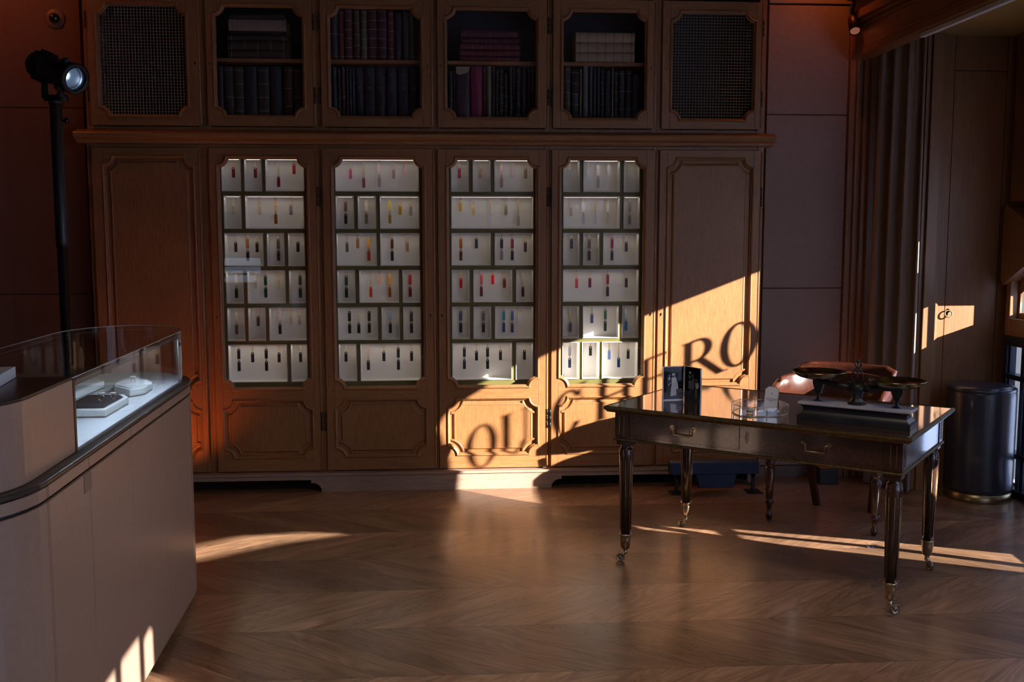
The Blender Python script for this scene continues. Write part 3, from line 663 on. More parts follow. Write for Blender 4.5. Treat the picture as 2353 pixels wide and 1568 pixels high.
T[4, 4] = [(264, 732, 'blue', '3c5070'), (523, 628, 'indigo', '444880'), (685, 580, 'green', '3c6454', 722, 'dark green', '1c3c30'), (934, 575, 'pale aqua', 'a8c4cc', 718, 'bright blue', '1c78b4')]
T[4, 5] = [(257, 1018, 'white patterned', '8a8890', 1165, 'blue', '20385c'), (506, 1020, 'dark green', '1c2c2c'), (731, 1065, 'blue checked', '6a84b8'), (845, 1160, 'blue', '20406c'), (959, 1058, 'dark', '1c1a20')]
ORD = ['first', 'second', 'third', 'fourth', 'fifth']; NUM = ['', 'one', 'two', 'three', 'four', 'five', 'six']; ROWN = ['top', 'second', 'third', 'fourth', 'fifth', 'bottom']
TW, TH = .0185, .0625
_tm = {}
def shape_mesh(name, key, mb, m):
    if key in _tm: return _tm[key]
    o = obj(name, mb, m); me = o.data; bpy.data.objects.remove(o); _tm[key] = me; return me
def leaf(name, me, parent, loc):
    o = bpy.data.objects.new(name, me); C.objects.link(o); o.parent = parent; o.location = loc; return o
RIVET = MB().lathe([(.0034, 0), (.0034, .001), (.0022, .0024), (0, .0028)], (0, 0, 0), 12, 'Y')
rivm = shape_mesh('rivet', 'rivet', RIVET.xf(Matrix.Rotation(PI, 4, 'Z')), CHROME)
STRAPM = mat('tan_ribbon', (.50, .40, .27), .45, var=.15, vscale=300)
def tag_mesh(hx):
    p = [(-TW/2, -TH+.001), (-TW/2+.001, -TH), (TW/2-.001, -TH), (TW/2, -TH+.001)]
    for k in range(9):
        a = PI*k/8; p.append((TW/2*math.cos(a), -TW/2+TW/2*math.sin(a)))
    m = MB().prism(p, -.0017, .0017, 'Y')
    return shape_mesh('tag', hx, m, mat('tag_'+hx, srgb(hx), .35, var=.12, vscale=220))
for (bay, row), lst in T.items():
    n = len(lst)
    for i, it in enumerate(lst):
        x, y = it[0], it[1]
        px, py = zpx(bay, row, x, y); p = PY(px, py, YI+.054)
        z1 = zr[row][1]-.0046
        two = len(it) > 4
        what = f'{it[2]} over {it[5]} tag pair' if two else f'{it[2]} hanging tag'
        lab = f"{what}, {ORD[i]} of {NUM[n]} in {ROWN[row]} row, {ORD[bay-1]} lit case"
        r = root('hanging_tag', lab, 'tag', (p.x, p.y, z1), group='leather colour tags in the lit display cases')
        tops = [(p.z, it[3])]
        if two: tops.append((PY(*zpx(bay, row, x, it[4]), p.y).z, it[6]))
        zb = min(t[0] for t in tops)-.012
        s = MB().box(-.0056, .0056, .0022, .0036, zb-z1, 0)
        obj('ribbon', s, STRAPM, r)
        for zt, hx in tops:
            leaf('tag', tag_mesh(hx), r, (0, 0, zt-z1)); leaf('rivet', rivm, r, (0, -.0017, zt-z1-.009))

# ------------------------------------------------------------------ books in the glazed bookcases
def book_mesh(w, h, d, hx, bands, flat=False, gilt=True):
    """upright book: spine faces -y, base at z 0, centred in x; cover, page block and spine bands are separate parts"""
    n = 8; pts = []
    for k in range(n+1):
        a = PI+PI*k/n; pts.append((w/2*math.cos(a), .012+.012*math.sin(a)))
    pts = [(-w/2, d), *pts, (w/2, d)]
    cover = MB()
    cover.prism(pts, 0, h, 'Z')
    pages = MB().box(-w/2+.003, w/2-.003, .022, d+.001, -.0004, h+.0004)
    bnd = MB()
    for z, t in bands:
        q = []
        for k in range(n+1):
            a = PI+PI*k/n; q.append((w/2*1.01*math.cos(a), .0115+.0128*math.sin(a)))
        bnd.prism(q+[(w/2*1.005, .014), (-w/2*1.005, .014)], z*h, z*h+t, 'Z')
    return cover, pages, bnd
PAGES = mat('old_paper', (.34, .29, .21), .8)
GILT = mat('faded_gilt', (.34, .27, .16), .45, metal=.5)
ZTXT = []
def book(x, y, z, w, h, d, hx, label, group, flat=False, nb=4, col_b=None, title=None, mirror=False, rz=0):
    r = root('book', label, 'book', (x, y, z), rz, group)
    bands = [(.06+.88*k/max(1, nb-1), .003) for k in range(nb)] if nb else []
    c, p, b = book_mesh(w, h, d, hx, bands)
    if flat:
        M = Matrix.Rotation(PI/2, 4, 'Y') @ Matrix.Translation((0, 0, -h/2)); T0 = Matrix.Translation((0, 0, w/2))
        for q in (c, p, b): q.xf(T0 @ M)
    col = srgb(hx); cm = mat('cloth_'+hx, col, .6, var=.18, vscale=90, bump=.05)
    obj('cover', c, cm, r); obj('page_block', p, PAGES, r)
    if nb: obj('spine_bands', b, col_b or GILT, r)
    return r
def text_mesh(body, size, m, name, parent, loc, rot, align='CENTER', ext=.0003):
    cu = bpy.data.curves.new(name, 'FONT'); cu.body = body; cu.size = size; cu.align_x = align; cu.align_y = 'CENTER'; cu.extrude = ext
    t = bpy.data.objects.new('tmp', cu); C.objects.link(t); bpy.context.view_layer.update()
    me = bpy.data.meshes.new_from_object(t.evaluated_get(bpy.context.evaluated_depsgraph_get())); bpy.data.objects.remove(t); bpy.data.curves.remove(cu)
    me.name = name; me.materials.clear(); me.materials.append(m)
    o = bpy.data.objects.new(name, me); C.objects.link(o); o.parent = parent; o.location = loc; o.rotation_euler = rot; return o
YB = YD+.085
def bpx(ox, x, y): return ox+x/4.2018, y/4.2018
ZSH = PY(1130, 141, YD+.08).z; ZFL = 2.178+.0185
NTH = 'first second third fourth fifth sixth seventh eighth ninth tenth eleventh twelfth thirteenth fourteenth fifteenth sixteenth'.split()
CASE = {1: 'first', 2: 'second', 3: 'third', 4: 'fourth'}
def row_up(bay, ox, items, zbase, shelf):
    # items: (x0, x1, ytop, hex, words, bands)
    n = len(items); k = 0
    for (x0, x1, yt, hx, words, nb) in items:
        a = PY(*bpx(ox, x0, yt), YB).x; b = PY(*bpx(ox, x1, yt), YB).x; h = PY(*bpx(ox, (x0+x1)/2, yt), YB).z-zbase
        if zbase < ZSH-.1: h = min(h, ZSH-.024-zbase)
        k += 1
        r = book((a+b)/2, YB, zbase+.0006, (b-a)-.0012, h, .20, hx, f'{words}, {NTH[k-1]} from left, {shelf} shelf of {CASE[bay]} glazed bookcase', f'upright books on the {shelf} shelf of the {CASE[bay]} bookcase', nb=nb)
        yield r, (b-a), h
list(row_up(1, 440, [(246, 302, 640, '33241d', 'brown upright book', 0), (303, 398, 642, '2d2826', 'grey brown upright book', 3), (400, 497, 648, '332823', 'brown ribbed upright book', 5), (506, 624, 645, '28252b', 'wide slate upright book', 0), (628, 744, 648, '332925', 'wide brown upright book', 5), (750, 866, 645, '28242a', 'broad dark slate upright book', 0), (886, 974, 648, '382a22', 'tan brown upright book', 4), (978, 1072, 650, '2a2728', 'dark grey upright book', 3)], ZFL, 'lower'))
list(row_up(2, 440, [(1330, 1408, 80, '2c2a30', 'dark grey upright book', 3), (1412, 1466, 100, '5a1c28', 'narrow maroon upright book', 3), (1472, 1550, 85, '4a1a26', 'maroon gilt upright book', 6), (1556, 1622, 90, '473028', 'brown ribbed upright book', 5), (1628, 1692, 95, '5a5040', 'olive ribbed upright book', 6), (1698, 1784, 80, '45182a', 'dark maroon upright book', 6), (1788, 1880, 82, '42172a', 'broad dark maroon upright book', 6), (1886, 1952, 110, '561a28', 'red maroon upright book', 6), (1956, 2028, 120, '26242e', 'blue black upright book', 0), (2032, 2094, 100, '363028', 'olive brown upright book', 0), (2098, 2152, 105, '3a3830', 'olive grey upright book', 2), (2156, 2215, 120, '3c2024', 'dark red upright book', 3)], ZSH, 'upper'))
low2 = list(row_up(2, 440, [(1352, 1402, 645, '34383a', 'narrow green grey upright book', 0), (1406, 1440, 660, '2a1c24', 'thin plum upright book', 5), (1444, 1480, 645, '4a1822', 'thin dark red upright book', 3), (1484, 1518, 640, '241c22', 'thin black upright book', 6), (1521, 1544, 650, '3a4248', 'thin slate upright book', 0), (1547, 1576, 650, '343c46', 'thin blue slate upright book', 0),
     (1580, 1658, 650, '1e1d28', 'blue black volume marked 1', 0), (1664, 1768, 650, '1f1e28', 'blue black volume marked 2', 0), (1772, 1868, 652, '2a2226', 'brown black volume marked 3', 0), (1874, 1980, 655, '1e1d26', 'blue black volume marked 4', 0), (1984, 2092, 655, '1e1d26', 'blue black volume marked 5', 0), (2096, 2188, 655, '1d1c26', 'blue black volume marked 6', 0)], ZFL, 'lower'))
for k, (r, w, h) in enumerate(low2[6:]):
    rot = (PI/2, 0, 0); yq = -.0012
    text_mesh(str(k+1), .020, GILT, 'title_lettering', r, (0, yq, h*.88), rot)
    text_mesh('LAROUSSE\nMENSUEL\nILLUSTRÉ', .0037, GILT, 'title_lettering', r, (0, yq, h*.665), rot).scale = (1.0, 1.35, 1)
    text_mesh(['1907-1910', '1911-1913', '1914-1916', '1917-1919', '1920-1922', '1923-1925'][k], .0042, GILT, 'title_lettering', r, (0, yq, h*.32), rot)
list(row_up(3, 980, [(208, 254, 685, '20222c', 'blue black upright book', 3), (257, 278, 660, '2c2a2a', 'thin grey upright book', 2), (281, 419, 645, '3a2430', 'widest plum book with worn pale top', 0), (422, 540, 640, '78183c', 'bright maroon upright book', 0), (543, 579, 645, '42281f', 'brown upright book', 3), (582, 626, 642, '807262', 'beige upright book', 0), (629, 664, 645, '2a2522', 'dark brown upright book', 3), (667, 700, 662, '23211f', 'black ribbed upright book', 5), (703, 746, 660, '242220', 'black gilt ornamented upright book', 8), (750, 786, 706, '23241f', 'short black upright book', 6), (800, 834, 640, '26252a', 'tall black upright book', 4), (837, 858, 645, '222226', 'thin black upright book', 0), (861, 912, 650, '232222', 'wide black upright book', 6), (916, 970, 655, '28191c', 'dark red brown upright book', 0), (974, 1008, 655, '301b1c', 'red brown upright book', 3), (1011, 1050, 650, '361e1c', 'tan red upright book', 4)], ZFL, 'lower'))
list(row_up(4, 980, [(1320, 1394, 640, '382c22', 'brown ribbed upright book', 6), (1398, 1474, 670, '1c1e2a', 'navy gilt upright book', 6), (1478, 1504, 665, '6e5848', 'thin tan upright book', 0), (1510, 1566, 622, '5c5c60', 'tall mottled grey upright book', 0), (1572, 1608, 618, '484a50', 'tall grey upright book', 0), (1612, 1644, 625, '3c3e46', 'slim grey upright book', 0), (1650, 1680, 620, '34363c', 'slim dark grey upright book', 0), (1684, 1720, 665, '222229', 'black upright book', 6), (1724, 1784, 680, '22222a', 'wide black upright book', 0), (1788, 1811, 652, '6a6258', 'thin pale upright book', 6), (1815, 1855, 688, '202126', 'short black ribbed upright book', 7), (1860, 1920, 680, '1f222c', 'broad blue black upright book', 4), (1924, 1985, 680, '241e1e', 'broad brown black upright book', 4), (1989, 2062, 720, '2b2c2a', 'shortest grey green upright book', 0), (2066, 2102, 675, '35261e', 'brown edge upright book', 2)], ZFL, 'lower'))
# worn pale top on the plum book
pb = next(o for o in C.objects if o.get('label', '').startswith('widest plum'))
hz = PY(*bpx(980, 350, 645), YB).z-ZFL; wz = PY(*bpx(980, 419, 645), YB).x-PY(*bpx(980, 281, 645), YB).x
pw = MB().prism([(-wz*.47, hz), (-wz*.47, hz-.040), (-wz*.2, hz-.050), (0, hz-.042), (wz*.2, hz-.040), (wz*.46, hz-.020), (wz*.47, hz)], -.0016, .010, 'Y')
obj('worn_spine_top', pw, mat('bare_board', (.30, .22, .15), .8), pb)
def stack(bay, ox, items, words_case):
    z = ZSH+.0006
    n = len(items)
    for k, (x0, x1, th, hx, words, nb, colb) in enumerate(items):
        ym = 400
        a = PY(*bpx(ox, x0, ym), YB).x; b = PY(*bpx(ox, x1, ym), YB).x; t = th/4.2018/2323.75*(YB+.2)
        pos = ['lowest', 'second from the bottom', 'third from the bottom', 'fourth from the bottom', 'fifth from the bottom', 'topmost'][k] if k < n-1 else 'topmost'
        book((a+b)/2, YB+.004*(k % 2), z, t-.0006, (b-a), .19, hx, f'{words} lying flat, {pos} of the stack in the {words_case} bookcase', f'stacked books in the {words_case} bookcase', flat=True, nb=nb, col_b=colb)
        z += t
stack(1, 440, [(347, 918, 78, '40302a', 'brown book', 3, None), (347, 920, 86, '3a2a24', 'dark brown book', 5, None), (347, 920, 50, '2a2a2c', 'dark grey book', 2, None), (350, 910, 32, '18181c', 'black book', 0, None), (362, 915, 104, '8a7468', 'thick beige book', 3, mat('beige_band', srgb('6e5a50'), .6)), (375, 890, 50, '2a2e30', 'slate book', 0, None)], 'first')
MB5 = mat('maroon_gilt_band', (.20, .10, .09), .5, metal=.3)
stack(3, 980, [(330, 905, 48, '5a1622', 'maroon book', 7, MB5), (325, 905, 57, '621826', 'bright maroon book', 7, MB5), (325, 905, 58, '5c1826', 'maroon ribbed book', 7, MB5), (345, 895, 52, '481a2a', 'dark maroon book', 6, MB5), (338, 885, 75, '45182a', 'thick dark plum book', 3, MB5)], 'third')
CB = mat('cream_spine_lines', srgb('5a4a38'), .6)
stack(4, 980, [(1443, 2012, 92, 'a08a6c', 'cream patterned book', 7, CB), (1443, 2012, 90, '9c866a', 'cream patterned volume', 7, CB), (1443, 2012, 92, 'a48e70', 'cream tooled book', 7, CB)], 'fourth')
# ------------------------------------------------------------------ glass showcase counter, near left
CV = Vector((-.036, 1.0, 0)).normalized(); CUv = Vector((CV.y, -CV.x, 0)); CB0 = Vector((-1.0016, 2.58, 0)); HWC, LV, RYF, RYN = .28, 1.67, .40, .30
def cpt(u, v, z=0): p = CB0+CUv*u+CV*v; return Vector((p.x, p.y, z))
def outline(d=0, v0=None, v1=None, n=20, near=True, far=True):
    """plan of the counter inset by d; v0/v1 cut it square"""
    pts = []
    lo = 0 if v0 is None else v0; hi = LV if v1 is None else v1
    pts.append((-d, lo)); pts.append((-d, hi))
    if v1 is None:
        for i in range(1, n):
            a = PI*i/n; pts.append((-HWC+(HWC-d)*math.cos(a), LV+(RYF-d)*math.sin(a)))
    pts += [(-2*HWC+d, hi), (-2*HWC+d, lo)]
    if v0 is None:
        for i in range(1, n):
            a = PI+PI*i/n; pts.append((-HWC+(HWC-d)*math.cos(a), (RYN-d)*math.sin(a)))
    return [tuple(cpt(u, v).xy) for u, v in pts]
CL = tuple(cpt(-HWC, LV/2))
ct = root('showcase_counter', 'long round-ended taupe leather counter with glass case on top, left foreground', 'counter', CL)
obj('core', MB().prism(outline(.012), .03, .94, 'Z'), BLACKM, ct, CL)
obj('base', MB().prism(outline(.03), 0, .03, 'Z'), BLACKM, ct, CL)
def seg_band(p0, p1, d0, d1, z0, z1):
    m = MB(); a = p0+[q for q in reversed(p1)]; m.prism(a, z0, z1, 'Z'); return m
def right_line(d, va, vb): return [tuple(cpt(-d, va).xy), tuple(cpt(-d, vb).xy)]
def far_arc(d, a0, a1, n=10): return [tuple(cpt(-HWC+(HWC-d)*math.cos(a0+(a1-a0)*i/n), LV+(RYF-d)*math.sin(a0+(a1-a0)*i/n)).xy) for i in range(n+1)]
def near_arc(d, a0, a1, n=10): return [tuple(cpt(-HWC+(HWC-d)*math.cos(a0+(a1-a0)*i/n), (RYN-d)*math.sin(a0+(a1-a0)*i/n)).xy) for i in range(n+1)]
def left_line(d, va, vb): return [tuple(cpt(-2*HWC+d, va).xy), tuple(cpt(-2*HWC+d, vb).xy)]
def vpx(px, py, z): p = PZ(px, py, z)-CB0; return p.dot(CV)
SE = [vpx(67, 1170, .87), vpx(203, 1105, .86), vpx(311, 1030, .86), vpx(386, 975, .86), LV+.0]
SE = sorted(SE); g = .0016
segs = [(right_line, a, b) for a, b in zip(SE, SE[1:])]
segs += [(far_arc, 0, PI/3), (far_arc, PI/3, 2*PI/3), (far_arc, 2*PI/3, PI), (left_line, 0, LV), (near_arc, -PI/2, 0), (near_arc, -PI, -PI/2)]
if SE[0] > .005: segs.insert(0, (right_line, 0, SE[0]))
for fn, a, b in segs:
    k = g if fn in (right_line, left_line) else g/.3
    for z0, z1, nm in ((.032, .888, 'panel'), (.897, .929, 'band')):
        obj(nm, seg_band(fn(0, a+k, b-k), fn(.012, a+k, b-k), 0, .012, z0, z1), LEATHERC, ct, CL, bev=.0025)
obj('top', MB().prism(outline(-.004), .932, .946, 'Z'), EDGE, ct, CL, bev=.004)
va = vpx(179, 1108, .87); vb = vpx(202, 1095, .87)
obj('latch_cover', MB().prism(right_line(-.0015, va, vb)+right_line(.0005, vb, va), .835, .885, 'Z'), mat('latch_tape', srgb('8a7264'), .5), ct, CL)
VB = .335
obj('end_block', MB().prism(outline(.032, v1=VB), .946, 1.156, 'Z'), LEATHERC, ct, CL, bev=.003)
obj('block_top', MB().prism(outline(.032, v1=VB), 1.1565, 1.164, 'Z'), EDGE, ct, CL, bev=.002)
obj('corner_post', MB().prism([tuple(cpt(u, v).xy) for u, v in ((-.030, VB+.0005), (-.030, VB+.014), (-.045, VB+.014), (-.045, VB+.0005))], .947, 1.158, 'Z'), mat('bronze_post', srgb('6a5648'), .4, metal=.5), ct, CL)
cf = obj('case_floor', MB().prism(outline(.036, v0=VB+.002), .9465, .9525, 'Z'), mat('white_case_floor', (.70, .72, .76), .45), ct, CL)
def wall_poly(d0, d1, v0, n=24):
    def run(d): return [tuple(cpt(-d, v0).xy)]+far_arc(d, 0, PI, n)+[tuple(cpt(-2*HWC+d, v0).xy)]
    return run(d0)+run(d1)[::-1]
GC = glass('case_glass', (.93, .96, .95), 1.0)
obj('glass_wall', MB().prism(wall_poly(.030, .035, VB+.015), .9466, 1.150, 'Z'), GC, ct, CL)
obj('glass_top', MB().prism(outline(.029, v0=VB+.002, n=24), 1.1505, 1.160, 'Z'), GC, ct, CL)
ge = MB().tube([Vector((x, y, 1.1605)) for x, y in outline(.030, v0=VB+.002, n=24)], .0016, 6, closed=True)
for u, v in ((-.032, LV), (-.032, LV+.10)):
    ge.tube([cpt(u-(.010 if v > LV else 0), v, .948), cpt(u-(.010 if v > LV else 0), v, 1.16)], .002, 6)
obj('glass_edge', ge, mat('polished_glass_edge', (.42, .48, .46), .15, spec=.9), ct, CL)
obj('top_rail', MB().prism(right_line(.031, VB+.015, LV)+right_line(.043, LV, VB+.015), 1.138, 1.150, 'Z'), mat('case_rail', (.16, .17, .17), .35, metal=.6), ct, CL)
s_ = MB().prism(right_line(.034, VB+.03, LV-.02)+right_line(.041, LV-.02, VB+.03), 1.134, 1.1378, 'Z', 1); s_.m[0] = 0
obj('light_strip', s_, [emitter('case_led', (.66, .80, 1.0), 120), BLACKM], ct, CL)
# white trays and rings inside the case
def tray(pts, z, h, label, pad=None, r_in=.012):
    c = sum((Vector((*p, 0)) for p in pts), Vector())/len(pts); L = (c.x, c.y, z)
    r = root('jewellery_tray', label, 'display tray', L, group='white trays inside the glass case')
    def sc_(k): return [(c.x+(x-c.x)*k, c.y+(y-c.y)*k) for x, y in pts]
    sb = MB()
    for i in range(len(pts)):
        a, b = Vector(sc_(.97)[i]), Vector(sc_(.97)[(i+1) % len(pts)]); n = max(2, int((b-a).length/.0042)); t = (b-a).normalized(); nn = Vector((-t.y, t.x))
        for k in range(n):
            q = a+(b-a)*((k+.5)/n); e1 = q+t*.0012; e0 = q-t*.0012
            sb.prism([tuple(e0-nn*.002), tuple(e1-nn*.002), tuple(e1+nn*.002), tuple(e0+nn*.002)], z, z+.0048, 'Z')
    obj('serrated_foot', sb, mat('grey_foot', (.30, .29, .26), .6), r, L)
    obj('foot_core', MB().prism(sc_(.93), z, z+.005, 'Z'), BLACKP, r, L)
    obj('body', MB().prism(pts, z+.005, z+h, 'Z'), mat('white_tray', (.76, .77, .76), .5), r, L, bev=.003)
    obj('pad', MB().prism(sc_(.84), z+h, z+h+.0025, 'Z'), pad or mat('white_pad', (.72, .72, .74), .7), r, L, bev=.001)
    return L, h
ZC = .9526
def pz(x, y): p = PZ(x, y, ZC); return (p.x, p.y)
a1, a2, a3 = Vector(pz(150, 962)), Vector(pz(243, 961)), Vector(pz(296, 930))
cA = (a1+a3)/2+Vector((-.02, .035))
tray([tuple(a1), tuple(a2), tuple(a3), tuple(2*cA-a1), tuple(2*cA-a2), tuple(2*cA-a3)], ZC, .028, 'hexagonal white tray with a black pad, nearest in the glass case', mat('black_pad', (.012, .013, .018), .7))
b0, b1, b2, b3 = [Vector(pz(*q)) for q in ((266, 906), (299, 914.5), (334, 908), (351, 896))]
cB = (b0+b3)/2+Vector((-.012, .028)); bs = [b0, b1, b2, b3]
tray([tuple(q) for q in bs]+[tuple(2*cB-q) for q in bs], ZC, .030, 'rounded white tray alone at the far end of the glass case')
c0, c1, c2 = Vector(pz(150, 926)), Vector(pz(171, 922)), Vector(pz(240, 893))
cC = (c0+c2)/2+Vector((-.03, .05))
tray([tuple(c0), tuple(c1), tuple(c2), tuple(2*cC-c0), tuple(2*cC-c1), tuple(2*cC-c2)], ZC, .030, 'white tray with a pale pad behind the black-padded tray')
def gem_ring(x, y, z, label, col, s=1.0, a=.5):
    r = root('gem_ring', label, 'ring', (x, y, z), a)
    m = MB().tube([(.0085*s*math.cos(t), 0, .0095*s+.0085*s*math.sin(t)) for t in [2*PI*i/24 for i in range(24)]], .0014*s, 8, closed=True)
    obj('band', m, mat('rose_gold', (.75, .55, .42), .15, metal=1), r)
    gmm = MB().lathe([(.0, .016*s), (.006*s, .019*s), (.011*s, .024*s), (.0105*s, .026*s), (.007*s, .0275*s), (0, .0275*s)], (0, 0, 0), 8, smooth=False)
    obj('gemstone', gmm, mat('cut_stone', col, .05, spec=1.0, coat=1), r)
    for k in range(4):
        t = PI/4+PI/2*k
        if k == 0: pr_ = MB()
        pr_.tube([(.004*s*math.cos(t), .004*s*math.sin(t), .016*s), (.0095*s*math.cos(t), .0095*s*math.sin(t), .0265*s)], .0008*s, 6)
    obj('claw', pr_, CHROME, r)
gem_ring(cB.x, cB.y, ZC+.0318, 'ring with a clear octagonal stone on the far white tray', (.75, .75, .74))
pA = PZ(226, 913, ZC+.03)
gem_ring(cA.x+.02, cA.y-.0, ZC+.0300, 'rose ring with a pale stone, left of two on the black pad', (.55, .45, .40), 1.15, .2)
gem_ring(cA.x+.05, cA.y+.035, ZC+.0300, 'smaller ring with a dark stone, right of two on the black pad', (.12, .09, .08), .95, .9)
p1 = PZ(37, 868, 1.1646); p0 = PZ(0, 890, 1.1646); dd = (p0-p1).normalized(); nn = Vector((-dd.y, dd.x, 0)); nn = nn if nn.x < 0 else -nn
q = [p1, p1+dd*.34, p1+dd*.34+nn*.16, p1+nn*.16]
tag(obj('display_plinth', MB().prism([tuple(v.xy) for v in q], 1.1646, 1.196, 'Z'), mat('white_plinth', (.62, .66, .72), .5), None, tuple(p1), bev=.002), 'low white block lying on the dark top of the counter end', 'display block')

# ------------------------------------------------------------------ theatre spotlight on a pole behind the counter
SX, SY = -1.812, 5.0
sp_ = root('stage_spotlight', 'black stage spotlight with a lit lens on a tall pole behind the counter', 'spotlight', (SX, SY, 0))
L = (SX, SY, 0)
obj('pole', MB().lathe([(.025, .02), (.025, 1.5), (.0285, 1.5), (.0285, 1.53), (.0285, 2.175), (.032, 2.175), (.032, 2.20)], (SX, SY, 0), 24), mat('black_pole', (.01, .01, .012), .4), sp_, L)
obj('base', MB().lathe([(.22, 0), (.22, .012), (.03, .02), (.03, .08)], (SX, SY, 0), 32), BLACKM, sp_, L)
kn = MB().lathe([(.006, 0), (.006, .012), (.014, .012), (.014, .024), (.008, .028)], (SX+.028, SY, 2.10), 14, 'X'); obj('clamp_knob', kn, BLACKP, sp_, L)
A0, A1 = PY(92, 150, 5.065), PY(171, 181, 4.935); ax = (A1-A0).normalized()
HM = Matrix.Translation(A0) @ ax.to_track_quat('Z', 'Y').to_matrix().to_4x4(); LN = (A1-A0).length
hd = MB().lathe([(.03, -.035), (.058, -.03), (.066, -.01), (.07, .01), (.07, .07), (.066, .075), (.062, .08), (.062, LN-.07), (.068, LN-.065), (.068, LN-.01), (.073, LN-.008), (.073, LN+.012), (.053, LN+.012), (.053, LN-.012)], (0, 0, 0), 40, caps=False)
for k in range(10):
    a = 2*PI*k/10; hd.box(-.004, .004, .066, .076, -.005, .07) if k == 0 else None
hdo = obj('head', MB().add([HM @ v for v in hd.v], hd.f, 0, True), mat('black_head', (.008, .008, .009), .5), sp_, L)
fn = MB()
for k in range(12):
    a = 2*PI*k/12; b = MB().box(-.003, .003, .062, .077, 0, .068).xf(Matrix.Rotation(a, 4, 'Z')); fn.add(b.v, b.f)
for k in range(3):
    b = MB().box(-.012, .012, .06, .085, LN-.055, LN-.03).xf(Matrix.Rotation(2*PI*k/3+.4, 4, 'Z')); fn.add(b.v, b.f)
fn.xf(HM); obj('cooling_fin', fn, BLACKM, hdo, L)
ln_ = MB().lathe([(.0, LN-.005), (.02, LN-.006), (.052, LN-.011)], (0, 0, 0), 32).xf(HM); obj('lens', ln_, glass('lens_glass', (.9, .95, 1), 1), hdo, L)
rf = MB().lathe([(.0525, LN-.014), (.05, LN-.035), (.036, LN-.06), (.018, LN-.075)], (0, 0, 0), 32, caps=False).xf(HM); obj('reflector', rf, mat('lamp_reflector', (.5, .55, .62), .25, metal=1, emit=(.55, .72, 1.0), es=.06), hdo, L)
bl = MB().lathe([(0, LN-.05), (.010, LN-.056), (.015, LN-.072), (.012, LN-.080), (0, LN-.08)], (0, 0, 0), 20).xf(HM); obj('bulb', bl, emitter('bulb_glow', (.75, .87, 1.0), 4), hdo, L)
hc = A0+ax*(LN*.45)
yk = MB()
side = ax.cross(Vector((0, 0, 1))).normalized()
fw = Vector((ax.x, ax.y, 0)).normalized()
for o_ in (PY(103, 205, 5.03), PY(140, 212, 4.97)):
    yk.tube([o_+Vector((0, 0, .07)), o_, Vector((o_.x, o_.y, 2.215)), Vector((o_.x*.6+SX*.4, o_.y*.6+SY*.4, 2.205))], [.014, .015, .018, .016], 10)
yk.tube([Vector((SX-.05, SY+.0, 2.205)), Vector((SX+.055, SY, 2.205))], .016, 10)
obj('yoke', yk, BLACKM, sp_, L)

# ------------------------------------------------------------------ ceiling sensor on the left wall, sconce spot in the right corner
pc = PY(125, 42, 6.29)
sn = root('motion_sensor', 'round wall sensor with a dark glossy dome, upper left corner', 'sensor', (pc.x, 6.2995, pc.z))
obj('plate', MB().lathe([(.058, 0), (.058, .004), (.050, .010), (.034, .012)], (0, 0, 0), 40, 'Y').xf(Matrix.Rotation(PI, 4, 'Z')), mat('sensor_plate', srgb('74503c'), .5), sn)  # plate colour browned to carry the dim amber light
obj('dome', MB().lathe([(.031, .010), (.029, .022), (.020, .034), (.008, .039), (0, .040)], (0, 0, 0), 32, 'Y').xf(Matrix.Rotation(PI, 4, 'Z')), mat('dark_dome', (.01, .008, .008), .06, coat=1), sn)
lc = PY(1965, 72, 6.05); ax2 = Vector((-.12, -.62, -.78)).normalized(); H2 = Matrix.Translation(lc) @ ax2.to_track_quat('Z', 'Y').to_matrix().to_4x4()
cs = root('accent_spot', 'small cylinder spotlight glowing pink below the dark beam, upper right corner', 'spotlight', tuple(lc)); L = tuple(lc)
obj('body', MB().lathe([(.012, -.125), (.030, -.12), (.033, -.10), (.033, .0), (.030, .0), (.028, -.006)], (0, 0, 0), 32, caps=False).xf(H2), mat('dark_red_metal', (.05, .018, .01), .4, metal=.5), cs, L)
obj('lens', MB().lathe([(0, -.002), (.028, -.005)], (0, 0, 0), 28).xf(H2), emitter('pink_lens', (1.0, .34, .22), .24), cs, L)
top = lc-ax2*.11; bracket = MB().tube([top, top+Vector((.0, .02, .05)), Vector((2.47, lc.y+.02, top.z+.08)), Vector((2.475, lc.y+.02, top.z+.12))], .010, 10)
bracket.box(2.445, 2.50, lc.y-.01, lc.y+.05, top.z+.11, top.z+.15, b=.004); obj('bracket', bracket, BLACKM, cs, L)

# ------------------------------------------------------------------ writing table
TL, TRZ = (1.5632, 4.5735, 0), -.662
tb = root('writing_table', 'dark mahogany writing table with brass edging, two drawers and brass casters', 'table', TL, TRZ)
HL, HW = .692, .430
TOPM = wood('polished_table_top', (.050, .021, .011), (.105, .045, .023), (1.0, 8, 8), rough=.09, coat=1.0, pores=.15, bump=.008, spec=.6)
obj('tabletop', MB().box(-HL+.012, HL-.012, -HW+.012, HW-.012, .734, .760), TOPM, tb)
def loop_trim(hx, hy, prof):
    m = MB(); p = [(-hx, -hy), (hx, -hy), (hx, hy), (-hx, hy)]
    rows = [[(x+math.copysign(d, x), y+math.copysign(d, y), z) for d, z in prof] for x, y in p]
    m.loft(rows+[rows[0]], closed=True, smooth=False); return m
obj('edge_moulding', loop_trim(HL-.013, HW-.013, [(0, .7605), (.006, .7625), (.012, .760), (.014, .752), (.012, .745), (.006, .742), (.002, .736), (0, .733)]), BRASSD, tb)
AX, AY = .648, .386
